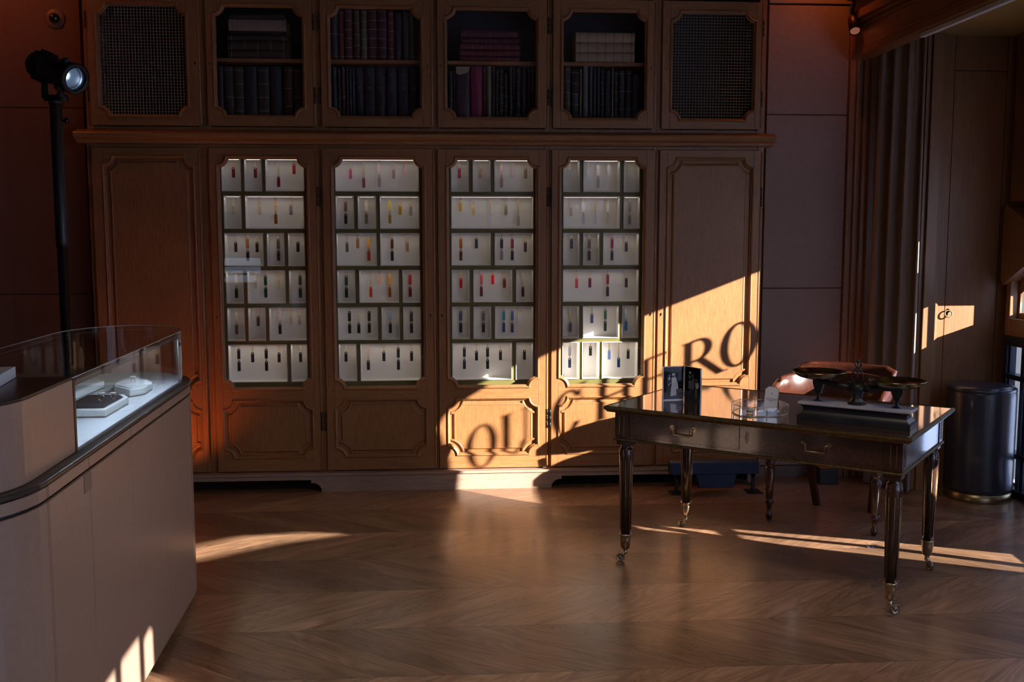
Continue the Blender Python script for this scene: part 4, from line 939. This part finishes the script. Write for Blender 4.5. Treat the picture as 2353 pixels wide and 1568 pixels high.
ap = MB().box(-AX, AX, -AY, -AY+.02, .603, .735).box(-AX, AX, AY-.02, AY, .603, .735).box(-AX, -AX+.02, -AY+.02, AY-.02, .603, .735).box(AX-.02, AX, -AY+.02, AY-.02, .603, .735)
ap.box(-AX+.02, AX-.02, -AY+.02, AY-.02, .615, .622)
obj('apron', ap, MAHO, tb)
obj('apron_moulding', loop_trim(AX+.002, AY+.002, [(0, .607), (.006, .606), (.008, .601), (.006, .596), (0, .595)]), BRASSD, tb)
for x0, x1 in ((-.574, -.036), (.030, .574)):
    d = obj('drawer_front', MB().box(x0, x1, -AY-.0035, -AY-.0002, .622, .729), MAHO, tb, bev=.0015)
    xm = (x0+x1)/2; h = MB()
    for s in (-1, 1): h.lathe([(.0125, 0), (.0125, .004), (.007, .007), (.007, .012), (.0125, .016), (.010, .024), (.003, .027)], (xm+s*.052, -AY-.0035, .686), 8, 'Y', smooth=False)
    h.tube([(xm-.052, -AY-.018, .686), (xm-.040, -AY-.020, .684), (xm-.040, -AY-.020, .655), (xm+.040, -AY-.020, .655), (xm+.040, -AY-.020, .684), (xm+.052, -AY-.018, .686)], .0032, 8)
    h.v = [Vector((v.x, v.y if True else 0, v.z)) for v in h.v]
    obj('bail_handle', h, BRASS, d)
ke = MB()
for z, r_ in ((.684, .0085), (.670, .007), (.699, .005), (.658, .005)): ke.tube([(-.003+r_*math.cos(t), -AY-.0015, z+r_*math.sin(t)) for t in [2*PI*i/16 for i in range(16)]], .0016, 6, closed=True)
ke.box(-.005, -.001, -AY-.0005, -AY+.001, .668, .688, 1)
obj('key_plate', ke, [BRASS, BLACKP], tb)
for sx_ in (-1, 1):
    for sy_ in (-1, 1):
        x0 = sx_*(AX-.072); x1 = sx_*(AX+.0035); y0 = sy_*(AY-.068); y1 = sy_*(AY+.0035)
        cb = obj('corner_block', MB().box(x0, x1, y0, y1, .608, .733).box(x0, sx_*(AX-.002), y0, sy_*(AY-.002), .574, .595), MAHOZ, tb, bev=.0015)
        fl = MB()
        for k in (.024, .048):
            xx = sx_*(AX+.0035-k-.0); fl.box(xx-.0022, xx+.0022, y1-.0006*sy_, y1+.0012*sy_, .622, .715)
            yy = sy_*(AY+.0035-k); fl.box(x1-.0006*sx_, x1+.0012*sx_, yy-.0022, yy+.0022, .622, .715)
        obj('inlay', fl, BRASSD, cb)
        lx, ly = sx_*.613, sy_*.352
        if sy_ < 0: ly = -.345
        lg = obj('leg', MB().lathe([(.030, .5745), (.026, .568), (.024, .560), (.030, .553), (.033, .546), (.031, .540), (.034, .536), (.034, .525), (.033, .515), (.0235, .13)], (lx, ly, 0), 32), MAHOZ, tb)
        st = MB()
        for k in range(8):
            a = 2*PI*(k+.5)/8; r0, r1 = .0324, .0247
            p = [(lx+r0*math.cos(a), ly+r0*math.sin(a), .50), (lx+r1*math.cos(a), ly+r1*math.sin(a), .155)]
            st.tube(p, .0015, 6)
        obj('flute_inlay', st, BRASSD, lg)
        obj('foot_cap', MB().lathe([(.0275, .138), (.029, .134), (.0275, .129), (.026, .127), (.0265, .115), (.021, .068), (.012, .062), (.009, .055)], (lx, ly, 0), 28), BRASS, lg)
        ang = {(-1, -1): PI+.5, (1, -1): .7, (-1, 1): PI+.4, (1, 1): -PI/2+.66+.2}[(sx_, sy_)]
        dx, dy = math.cos(ang), math.sin(ang)
        cs_ = MB().tube([(lx, ly, .062), (lx, ly, .045), (lx+dx*.010, ly+dy*.010, .036), (lx+dx*.022, ly+dy*.022, .0215)], [.010, .012, .010, .006], 10)
        wl = MB().lathe([(.0045, -.0085), (.0045, -.006), (.015, -.0045), (.0165, -.007), (.020, -.0065), (.021, -.003), (.021, .003), (.020, .0065), (.0165, .007), (.015, .0045), (.0045, .006), (.0045, .0085)], (0, 0, 0), 28, 'Y')
        wl.xf(Matrix.Translation((lx+dx*.023, ly+dy*.023, .021)) @ Matrix.Rotation(ang, 4, 'Z')); cs_.add(wl.v, wl.f, 1, True)
        obj('caster', cs_, [BRASS, mat('caster_wheel', (.26, .22, .15), .3, metal=.8)], lg)
def tl(x, y, z=0):
    c, s = math.cos(TRZ), math.sin(TRZ); return (TL[0]+c*x-s*y, TL[1]+s*x+c*y, z)
ZT = .7602
# ------------------------------------------------------------------ balance scale
bs_ = root('balance_scale', 'antique iron balance scale on a marble-topped base, two bronze pans', 'scale', tl(.412, -.200, ZT), TRZ)
def rect(hx, hy, z): return [(-hx, -hy, z), (hx, -hy, z), (hx, hy, z), (-hx, hy, z)]
bx, by = .236, .066
m = MB().loft([rect(bx-i, by-i, z) for z, i in ((0, 0), (.024, 0), (.0245, .006), (.030, .012), (.040, .0185), (.052, .020), (.060, .015), (.065, .008), (.067, .008))], closed=True, smooth=False, caps=True)
obj('base', m, mat('black_marble', (.022, .022, .026), .38, var=.4, vscale=14), bs_, bev=.001)
obj('marble_top', MB().box(-bx, bx, -by, by, .0672, .080), mat('grey_marble', (.36, .36, .40), .4, var=.3, vscale=10), bs_, bev=.003)
cl_ = MB().lathe([(.040, .080), (.040, .086), (.030, .092), (.022, .104), (.018, .120), (.020, .14)], (0, 0, 0), 8, smooth=False)
cl_.box(-.024, .024, -.010, .010, .11, .17, b=.004).tube([(-.030, 0, .150), (.030, 0, .150)], .020, 16)
obj('column', cl_, IRON, bs_)
bmz = MB()
for s in (-1, 1):
    pts = [(s*.02, 0, .150), (s*.06, 0, .152), (s*.10, 0, .160), (s*.14, 0, .162+.004*s*-1), (s*.165, 0, .160-s*.005)]
    bmz.tube(pts, [.016, .015, .014, .012, .010], 10)
obj('beam', bmz, IRON, bs_)
orn = MB()
for s in (-1, 1):
    orn.tube([(s*.010, 0, .165), (s*.026, 0, .19), (s*.020, 0, .215), (s*.006, 0, .235), (s*.012, 0, .250), (s*.018, 0, .262)], .0035, 8)
    orn.tube([(s*.012, -.006, .17), (s*.034, -.008, .175), (s*.044, -.008, .158), (s*.040, -.008, .145)], .003, 8)
orn.tube([(0, 0, .16), (0, 0, .268)], [.006, .003], 8).lathe([(0, .262), (.012, .266), (.004, .272), (0, .278)], (0, 0, 0), 10)
obj('pointer_frame', orn, IRON, bs_)
for s, zp in ((-1, .192), (1, .178)):
    x = s*.165
    pr_ = MB().lathe([(.020, .080), (.020, .084), (.008, .088), (.008, .112), (.016, .115), (.012, .120)], (x, 0, 0), 20)
    pr_.prism([(x-.012, .118), (x+.012, .118), (x+.024, zp-.034), (x+.024, zp-.016), (x-.024, zp-.016), (x-.024, zp-.034)], -.008, .008, 'Y')
    pr_.lathe([(.040, zp-.016), (.040, zp-.012)], (x, 0, 0), 24)
    obj('pan_support', pr_, IRON, bs_)
    obj('pan', MB().lathe([(0, zp-.012), (.06, zp-.0115), (.085, zp-.006), (.104, zp+.006), (.113, zp+.019), (.1145, zp+.0195), (.1125, zp+.016), (.102, zp+.008), (.084, zp-.002), (.06, zp-.0075), (0, zp-.008)], (x, 0, 0), 56), BRONZEP, bs_)
# ------------------------------------------------------------------ hinged double picture frame
GR = [mat('photo_black', (.007, .010, .013), .6, spec=.05), mat('photo_grey', (.17, .18, .22), .6, spec=.05), mat('photo_pale', (.62, .65, .74), .6, spec=.05), mat('photo_dim', (.055, .057, .075), .6, spec=.05)]
fr0 = Vector((1.064, 4.806, ZT)); fr1 = Vector((1.172, 4.823, ZT)); fr2 = Vector((1.182, 4.818, ZT)); fr3 = Vector((1.235, 4.712, ZT)); FH = .166
pf = root('picture_frame', 'hinged silver double picture frame with two old black and white photographs', 'picture frame', tuple(fr1)); L = tuple(fr1)
def leaf_frame(a, b, shapes, nm):
    d = (b-a); w = d.length; d.normalize(); n = Vector((d.y, -d.x, 0))
    if n.y > 0: n = -n
    M = Matrix(((d.x, n.x, 0, a.x), (d.y, n.y, 0, a.y), (0, 0, 1, ZT), (0, 0, 0, 1)))
    t = .004; f = MB().box(0, t, 0, .009, 0, FH).box(w-t, w, 0, .009, 0, FH).box(t, w-t, 0, .009, 0, t).box(t, w-t, 0, .009, FH-t, FH)
    f.box(t, w-t, .001, .003, t, FH-t)
    o = obj('frame_leaf', f.xf(M), mat('silver_frame', (.42, .40, .36), .22, metal=1), pf, L, bev=.0008)
    p = MB().box(t, w-t, .0035, .0040, t, FH-t, 0); W = w-2*t; H = FH-2*t; lay = .0041
    for mi, poly in shapes:
        p.prism([(t+u*W, t+v*H) for u, v in poly], lay, lay+.00006, 'Y', mi); lay += .00008
    obj('photograph_print', p.xf(M), GR, o, L)
    obj('pane', MB().box(t, w-t, .0060, .0072, t, FH-t).xf(M), GLASSF, o, L)
def uv(L_, x0, x1, y0, y1): return [((x-x0)/(x1-x0), 1-(y-y0)/(y1-y0)) for x, y in L_]
def disc(cx, cy, rx, ry, n=14): return [(cx+rx*math.cos(2*PI*i/n), cy+ry*math.sin(2*PI*i/n)) for i in range(n)]
BX = (315, 825, 285, 1190)
wed = [(3, [(315, 1000), (825, 960), (825, 1190), (315, 1190)]), (1, [(660, 930), (800, 900), (815, 1010), (660, 1010)]), (3, [(660, 955), (812, 950), (815, 975), (660, 985)]),
       (2, [(600, 540), (650, 600), (690, 760), (708, 900), (650, 925), (630, 700)]), (2, [(530, 570), (580, 595), (625, 570), (640, 650), (640, 800), (662, 1085), (610, 1095), (505, 1110), (515, 900), (530, 780), (528, 650)]),
       (2, disc(577, 500, 46, 40)), (1, disc(578, 545, 25, 34)), (3, [(410, 590), (440, 570), (500, 570), (525, 640), (500, 720), (500, 1080), (420, 1085), (405, 760)]), (2, [(440, 575), (492, 575), (476, 670), (462, 665)]), (1, disc(472, 532, 27, 36)), (2, disc(461, 778, 17, 20)), (2, disc(497, 738, 18, 16)), (1, disc(478, 505, 24, 14))]
leaf_frame(fr0, fr1, [(i, uv(p, *BX)) for i, p in wed], 'left')
BX2 = (915, 1300, 265, 1210)
fam = [(3, [(915, 950), (1300, 1000), (1300, 1210), (915, 1210)]), (1, [(1000, 650), (1130, 640), (1150, 760), (1130, 890), (995, 880)]), (3, [(1020, 890), (1130, 890), (1120, 1040), (1030, 1040)]), (1, [(985, 490), (1040, 500), (1060, 580), (1010, 590)]), (2, disc(1032, 412, 26, 34)), (1, disc(1025, 455, 16, 20)),
       (1, disc(1097, 500, 26, 40)), (3, disc(1097, 455, 38, 28)), (1, [(1090, 560), (1145, 560), (1145, 650), (1100, 650)]), (2, [(1170, 665), (1235, 660), (1262, 760), (1240, 850), (1180, 850)]), (3, [(1180, 665), (1225, 665), (1200, 720)]), (1, disc(1192, 600, 24, 36)), (1, [(1160, 870), (1225, 870), (1220, 1150), (1180, 1150), (1160, 1000)])]
leaf_frame(fr2, fr3, [(i, uv(p, *BX2)) for i, p in fam], 'right')
hg = MB()
for z in (.028, .142): hg.lathe([(.0035, z-.010), (.0035, z+.010)], ((fr1.x+fr2.x)/2, (fr1.y+fr2.y)/2-.002, ZT), 12).box(fr1.x-.003, fr2.x+.003, fr1.y-.005, fr1.y-.003, ZT+z-.008, ZT+z+.008)
obj('hinge', hg, mat('dark_hinge', (.06, .055, .045), .4, metal=.8), pf, L)
# ------------------------------------------------------------------ glass tray with a card and three glass pieces
P5 = [Vector(p) for p in ((1.304, 4.409), (1.312, 4.348), (1.365, 4.322), (1.487, 4.318), (1.546, 4.385))]; tcn = Vector((1.430, 4.430))
oct_ = P5+[2*tcn-p for p in P5]; oct_ = [oct_[i] for i in (0, 1, 2, 3, 4, 6, 7, 8)] + [oct_[9]]
TRL = (tcn.x, tcn.y, ZT); TH_ = .044
gt = root('glass_tray', 'shallow many-sided glass tray with brass edges on the writing table', 'tray', TRL)
obj('base', MB().prism([tuple(p) for p in oct_], ZT, ZT+.003, 'Z'), GLASS, gt, TRL)
for a, b in zip(oct_, oct_[1:]+oct_[:1]):
    t = (b-a).normalized(); n = Vector((-t.y, t.x)); a2_, b2_ = a+n*.002, b+n*.002
    obj('glass_side', MB().prism([tuple(a), tuple(b), tuple(b2_), tuple(a2_)], ZT+.0032, ZT+TH_, 'Z'), GLASS, gt, TRL)
ed = MB()
pts3 = [Vector((p.x, p.y, ZT+.0025)) for p in oct_]; ed.tube(pts3, .0022, 6, closed=True)
pts3 = [Vector((p.x, p.y, ZT+TH_)) for p in oct_]; ed.tube(pts3, .0013, 6, closed=True)
for p in oct_+[(P5[2]+P5[3])/2]: ed.tube([(p.x, p.y, ZT+.002), (p.x, p.y, ZT+TH_)], .0017, 6)
obj('brass_edging', ed, BRASS, gt, TRL)
cw, chh = .062, .114
cx, cy = 1.463, 4.392
cd = root('question_card', 'upright octagonal white card with small print, leaning in the glass tray', 'card', (cx, cy, ZT+.0045), -.34)
cr_ = .014
op = [(-cw/2+cr_, 0), (cw/2-cr_, 0), (cw/2, cr_), (cw/2, chh-cr_), (cw/2-cr_, chh), (-cw/2+cr_, chh), (-cw/2, chh-cr_), (-cw/2, cr_)]
LEAN = Matrix.Rotation(-.16, 4, 'X') @ Matrix.Rotation(.08, 4, 'Y')
op = [(a, b+.006) for a, b in op]
ipt = inset(op, .0022)
bd = obj('board', MB().prism(op, 0, .006, 'Y').xf(LEAN), GLASS, cd)
obj('gilt_edge', MB().rings(op, [(0, -.0004), (.0022, -.0004), (.0022, .0062), (0, .0062)], close=True).xf(LEAN), mat('pale_gilt', (.55, .50, .38), .3, metal=.8), cd)
obj('face', MB().prism(ipt, -.0002, .002, 'Y').xf(LEAN), mat('white_card', (.72, .74, .78), .5), cd)
INK = mat('grey_ink', (.10, .11, .15), .6)
tr_ = (LEAN @ Matrix.Rotation(PI/2, 4, 'X')).to_euler()
def card_at(x, z): return LEAN @ Vector((x, -.0008, z))
text_mesh('HOW MANY CARATS\nDOES THE STONE\nWEIGH?', .0052, INK, 'printed_text', cd, card_at(0, .060), tr_)
emb = MB().tube([(.0026*math.cos(t), -.0006, .088+.0026*math.sin(t)) for t in [2*PI*i/16 for i in range(16)]], .0005, 5, closed=True).box(-.0012, .0012, -.0008, -.0003, .0862, .0898)
obj('printed_emblem', emb.xf(LEAN), INK, cd)
for k, (x, y, s, w_) in enumerate(((1.385, 4.425, 1.2, 'cut glass piece left of the card in the glass tray'), (1.425, 4.40, .9, 'square glass piece in the middle of the glass tray'), (1.500, 4.395, .75, 'small glass piece right of the card in the glass tray'))):
    h_ = .018*s; mm = MB().lathe([(.014*s, 0), (.018*s, h_*.4), (.012*s, h_*.8), (.008*s, h_)], (0, 0, 0), (8, 4, 6)[k], smooth=False)
    tag(obj('glass_piece', mm.xf(Matrix.Rotation(.6*k, 4, 'Z')), mat('pale_cut_glass', (.55, .60, .62), .06, spec=.9, coat=1), None), w_, 'glass ornament', 'glass pieces in the tray').location = (x, y, ZT+.0035)

# ------------------------------------------------------------------ desk armchair behind the table
HCH = (2.115, 5.30, 0)
cr = root('desk_armchair', 'red mahogany desk armchair with a curved back, behind the writing table', 'chair', HCH, TRZ)
def leg_turned(x, y):
    return MB().lathe([(.024, .40), (.024, .36), (.018, .352), (.026, .340), (.028, .325), (.024, .308), (.016, .300), (.023, .292), (.0265, .285), (.0265, .27), (.019, .115), (.017, .110), (.025, .102), (.026, .094), (.017, .086), (.013, .06), (.012, .045), (.019, .030), (.019, .016), (.012, .003), (.010, 0)], (x, y, 0), 20)
for s in (-1, 1): obj('leg', leg_turned(s*.283, -.165), CHAIRW, cr)
for s in (-1, 1):
    rows = []
    for i in range(9):
        t = i/8; z = .42*(1-t); y = .215+.065*t*t; x = s*(.20-.045*t); w = .022-.004*t
        rows.append([(x-w, y-w, z), (x+w, y-w, z), (x+w, y+w, z), (x-w, y+w, z)])
    obj('leg', MB().loft(rows, closed=True, smooth=False, caps=True), CHAIRW, cr, bev=.003)
def uplan(t, k=0):
    """U-shaped plan, t 0..1 from the left arm front round the back to the right arm front, k outward offset"""
    Ls = .17; R_ = .275+k; tot = 2*Ls+PI*.275; d = t*tot
    if d < Ls: return Vector((-R_, -.17+d, 0))
    if d > tot-Ls: return Vector((R_, -.17+(tot-d), 0))
    a = PI-(d-Ls)/.275; return Vector((R_*math.cos(a), R_*math.sin(a)*.93, 0))
seat = [tuple(uplan(i/30, .01).xy) for i in range(31)]
seat = [(x, y) for x, y in seat]+[(.20, -.215), (-.20, -.215)]
obj('seat_rail', MB().prism(seat, .385, .44, 'Z'), CHAIRW, cr, bev=.004)
sc2 = [(x*.93, y*.93) for x, y in seat]
obj('seat', MB().prism(sc2, .44, .475, 'Z'), mat('cream_seat', srgb('b8a68e'), .6), cr, bev=.012)
ct_ = MB(); ct_.prism([(x*.9, y*.9) for x, y in seat], .355, .385, 'Z'); obj('seat_lining', ct_, mat('pale_lining', srgb('b8ada0'), .8), cr)
rows = []
for i in range(45):
    t = i/44; p0 = uplan(t); p1 = uplan(t, .028); p2 = uplan(t, .010); e = min(1, min(t, 1-t)/.12); b = .5-.5*math.cos(2*PI*t)
    zt_ = .700+.075*min(1, e**.6)+.02*b; zb_ = .615-.03*b+.05*(1-min(1, e))
    rows.append([Vector((p0.x, p0.y, zb_)), Vector((p0.x, p0.y, (zb_+zt_)/2)), Vector((p0.x, p0.y, zt_-.012)), Vector((p2.x, p2.y, zt_)), Vector((p1.x, p1.y, zt_-.012)), Vector((p1.x, p1.y, (zb_+zt_)/2)), Vector((p1.x, p1.y, zb_))])
obj('arm_band', MB().loft(rows, closed=True, caps=True), CHAIRW, cr)
rows = []
for i in range(41):
    x = -.262+.524*i/40; e = min(1, min(i, 40-i)/4); q = []
    base = Vector((x, .268-.034*(x/.25)**2-.02*(x/.25)**4, 0)); out = Vector((.22*x/.25, 1, 0)).normalized()
    cz = .785; hz_ = .054*(.6+.4*e)
    for k in range(12):
        a = 2*PI*k/12; prof_r = .018*math.cos(a)+.030*max(0, math.sin(a))**1.5+.010; q.append(base+out*prof_r+Vector((0, 0, cz+hz_*math.sin(a))))
    rows.append(q)
obj('back_rail', MB().loft(rows, closed=True, caps=True), CHAIRW, cr)
sp2 = MB()
for x, w in ((0, .075),):
    rows = []
    for i in range(7):
        z = .43+.21*i/6; y = .262+.0*(i/6); w_ = w*(1-.35*math.sin(PI*i/6)); rows.append([(x-w_, y-.008, z), (x+w_, y-.008, z), (x+w_, y+.008, z), (x-w_, y+.008, z)])
    sp2.loft(rows, closed=True, smooth=False, caps=True)
obj('splat', sp2, CHAIRW, cr)
for s in (-1, 1):
    p = [(s*.287, -.155, .43), (s*.290, -.165, .50), (s*.292, -.145, .57), (s*.289, -.150, .63)]
    obj('arm_support', MB().tube(p, [.018, .014, .014, .016], 12), CHAIRW, cr)
    p = [(s*.20, .225, .42), (s*.205, .225, .55), (s*.207, .222, .63)]
    obj('back_post', MB().tube(p, .014, 10), CHAIRW, cr)

# ------------------------------------------------------------------ round stool
st = root('round_stool', 'tall dark navy leather drum stool with a brass foot ring, by the window', 'stool', (3.185, 5.722, 0))
NAVY = mat('navy_leather', (.022, .028, .045), .32, spec=.7, coat=.25, bump=.06, vscale=90)
obj('base_ring', MB().lathe([(.185, 0), (.186, .003), (.186, .050), (.180, .052)], (0, 0, 0), 64), mat('brushed_brass', (.30, .24, .13), .32, metal=1), st)
obj('body', MB().lathe([(.183, .052), (.190, .058), (.192, .08), (.192, .62), (.190, .645), (.187, .650)], (0, 0, 0), 72), NAVY, st)
obj('seat_pad', MB().lathe([(.187, .650), (.1915, .653), (.191, .664), (.180, .674), (.14, .680), (.06, .683), (0, .684)], (0, 0, 0), 72), NAVY, st)
obj('piping', MB().tube([(.190*math.cos(t), .190*math.sin(t), .652) for t in [2*PI*i/64 for i in range(64)]], .003, 6, closed=True), NAVY, st)

# ------------------------------------------------------------------ curtain
cm_ = MB(); rows = []
N = 90
c0_, c1_ = Vector((2.655, 6.10, 0)), Vector((2.815, 5.80, 0)); dr_ = (c1_-c0_); nr_ = Vector((-dr_.y, dr_.x, 0)).normalized()
def cur(t, z, k):
    am = .034*(1-.25*z/2.7); ph = 2*PI*3.2*(t+.012*math.sin(3*t+z))
    off = am*math.sin(ph)+.010*math.sin(2.3*ph+1+.5*z)
    sw = 1-.06*(z/2.7)
    p = c0_+dr_*(.5+(t-.5)*sw)+nr_*(-off+k); p.z = z; return p
for k in (0, .006):
    rr = [[cur(i/N, z, k) for i in range(N+1)] for z in [.012+2.72*j/14 for j in range(15)]]
    rows.append(rr)
for rr in rows: cm_.loft(rr)
n1_ = 15*(N+1)
for j in range(14):
    for e_ in (0, N): cm_.f.append([j*(N+1)+e_, (j+1)*(N+1)+e_, n1_+(j+1)*(N+1)+e_, n1_+j*(N+1)+e_]); cm_.m.append(0); cm_.sm.append(True)
for i in range(N):
    for j in (0, 14): cm_.f.append([j*(N+1)+i, j*(N+1)+i+1, n1_+j*(N+1)+i+1, n1_+j*(N+1)+i]); cm_.m.append(0); cm_.sm.append(False)
tag(obj('curtain', cm_, mat('taupe_velvet', srgb('8a7668'), .8, sheen=.4, var=.1, vscale=200)), 'long taupe velvet curtain gathered beside the window recess', 'curtain')
tag(obj('curtain_rail', MB().box(2.548, 2.575, 3.0, 5.36, 2.605, 2.6295, b=.003), mat('pale_rail', (.62, .68, .80), .4)), 'thin steel curtain rail under the dark wooden beam', 'rail')

# ------------------------------------------------------------------ wall-washer bar on the floor, black uplight, tuft
lb = root('light_bar', 'dark blue wall-washer light bar on black feet beneath the writing table', 'floor light', (1.66, 5.90, 0)); L = (1.66, 5.90, 0)
BLUE = mat('dark_blue_housing', (.020, .042, .092), .5, spec=.3)
x0, x1 = PY(1541, 1078, 5.90).x, PY(1744, 1075, 5.90).x; z0, z1 = PY(1640, 1091, 5.90).z, PY(1640, 1063, 5.90).z
hb_ = MB().box(x0, x1, 5.90, 5.98, z0, z1, b=.004); 
for k in range(3): hb_.box(x0, x1, 5.897, 5.90, z0+.012+.022*k, z0+.020+.022*k)
obj('housing', hb_, BLUE, lb, L)
vt = MB()
for k in range(15): vt.lathe([(.0045, 0), (.0045, .002)], (x0+.12+k*.026, 5.898, (z0+z1)/2-.002), 10, 'Y')
obj('vents', vt, BLACKP, lb, L)
xa, xb = PY(1600, 1100, 5.90).x, PY(1694, 1100, 5.90).x
obj('driver_box', MB().prism([(xa, z0), (xb, z0), (xb-.02, .035), (xa+.022, .033)], 5.905, 5.975, 'Y'), BLUE, lb, L, bev=.004)
for xf_ in (PZ(1730, 1130).x, PZ(1552, 1130).x):
    ft = MB().box(xf_-.045, xf_+.045, 5.87, 5.98, 0, .006, b=.002).box(xf_-.010, xf_+.010, 5.93, 5.945, .006, z0, b=.002).lathe([(.014, 0), (.014, .02)], (xf_, 5.93, z0-.015), 14, 'Y')
    obj('foot', ft, BLACKM, lb, L)
obj('cable', MB().tube([(xb-.01, 5.95, .06), (xb+.03, 5.96, .075), (xb+.06, 5.965, .06), (xb+.09, 5.96, .04), (xb+.11, 5.95, .045)], .008, 8), BLACKP, lb, L)
up = root('floor_uplight', 'black box uplight on the floor behind the armchair', 'floor light', (2.41, 6.12, 0)); L = (2.41, 6.12, 0)
obj('housing', MB().box(2.35, 2.47, 6.06, 6.18, 0, .10, b=.006), BLACKM, up, L); obj('lens', MB().box(2.365, 2.455, 6.075, 6.165, .101, .104), emitter('amber_lens', AMBER, .03), up, L)
tf = MB(); pt = PZ(2008, 1258)
for k in range(70):
    a = random.uniform(0, 2*PI); r_ = random.uniform(0, .03); ln2 = random.uniform(.008, .022); b = random.uniform(0, 2*PI)
    p = Vector((pt.x+r_*1.5*math.cos(a), pt.y+r_*math.sin(a), .0006)); tf.tube([p, p+Vector((ln2*.4*math.cos(b), ln2*.4*math.sin(b), ln2*.5)), p+Vector((ln2*math.cos(b), ln2*math.sin(b), ln2*.6))], [.0007, .0006, .0003], 4)
tag(obj('fibre_tuft', tf, mat('blue_grey_fibre', (.10, .13, .20), .3)), 'small tuft of blue grey fibres on the floor beside a table leg', 'tuft')

# ------------------------------------------------------------------ lamps of the room
spot('uplight_lamp', (2.46, 6.20, .13), (2.54, 6.30, 1.0), 8, AMBER, 60, 1, .03)
spot('corner_amber_lamp', (2.28, 6.0, 3.4), (2.40, 6.30, 2.4), 9, AMBER, 110, 1, .05)
spot('left_uplight_lamp', (-1.55, 5.82, .10), (-1.60, 6.18, .9), 10, AMBER, 110, 1, .04)
spot('left_wall_amber_lamp', (-2.75, 5.7, 3.5), (-2.4, 6.3, 2.2), 14, AMBER, 110, 1, .05)
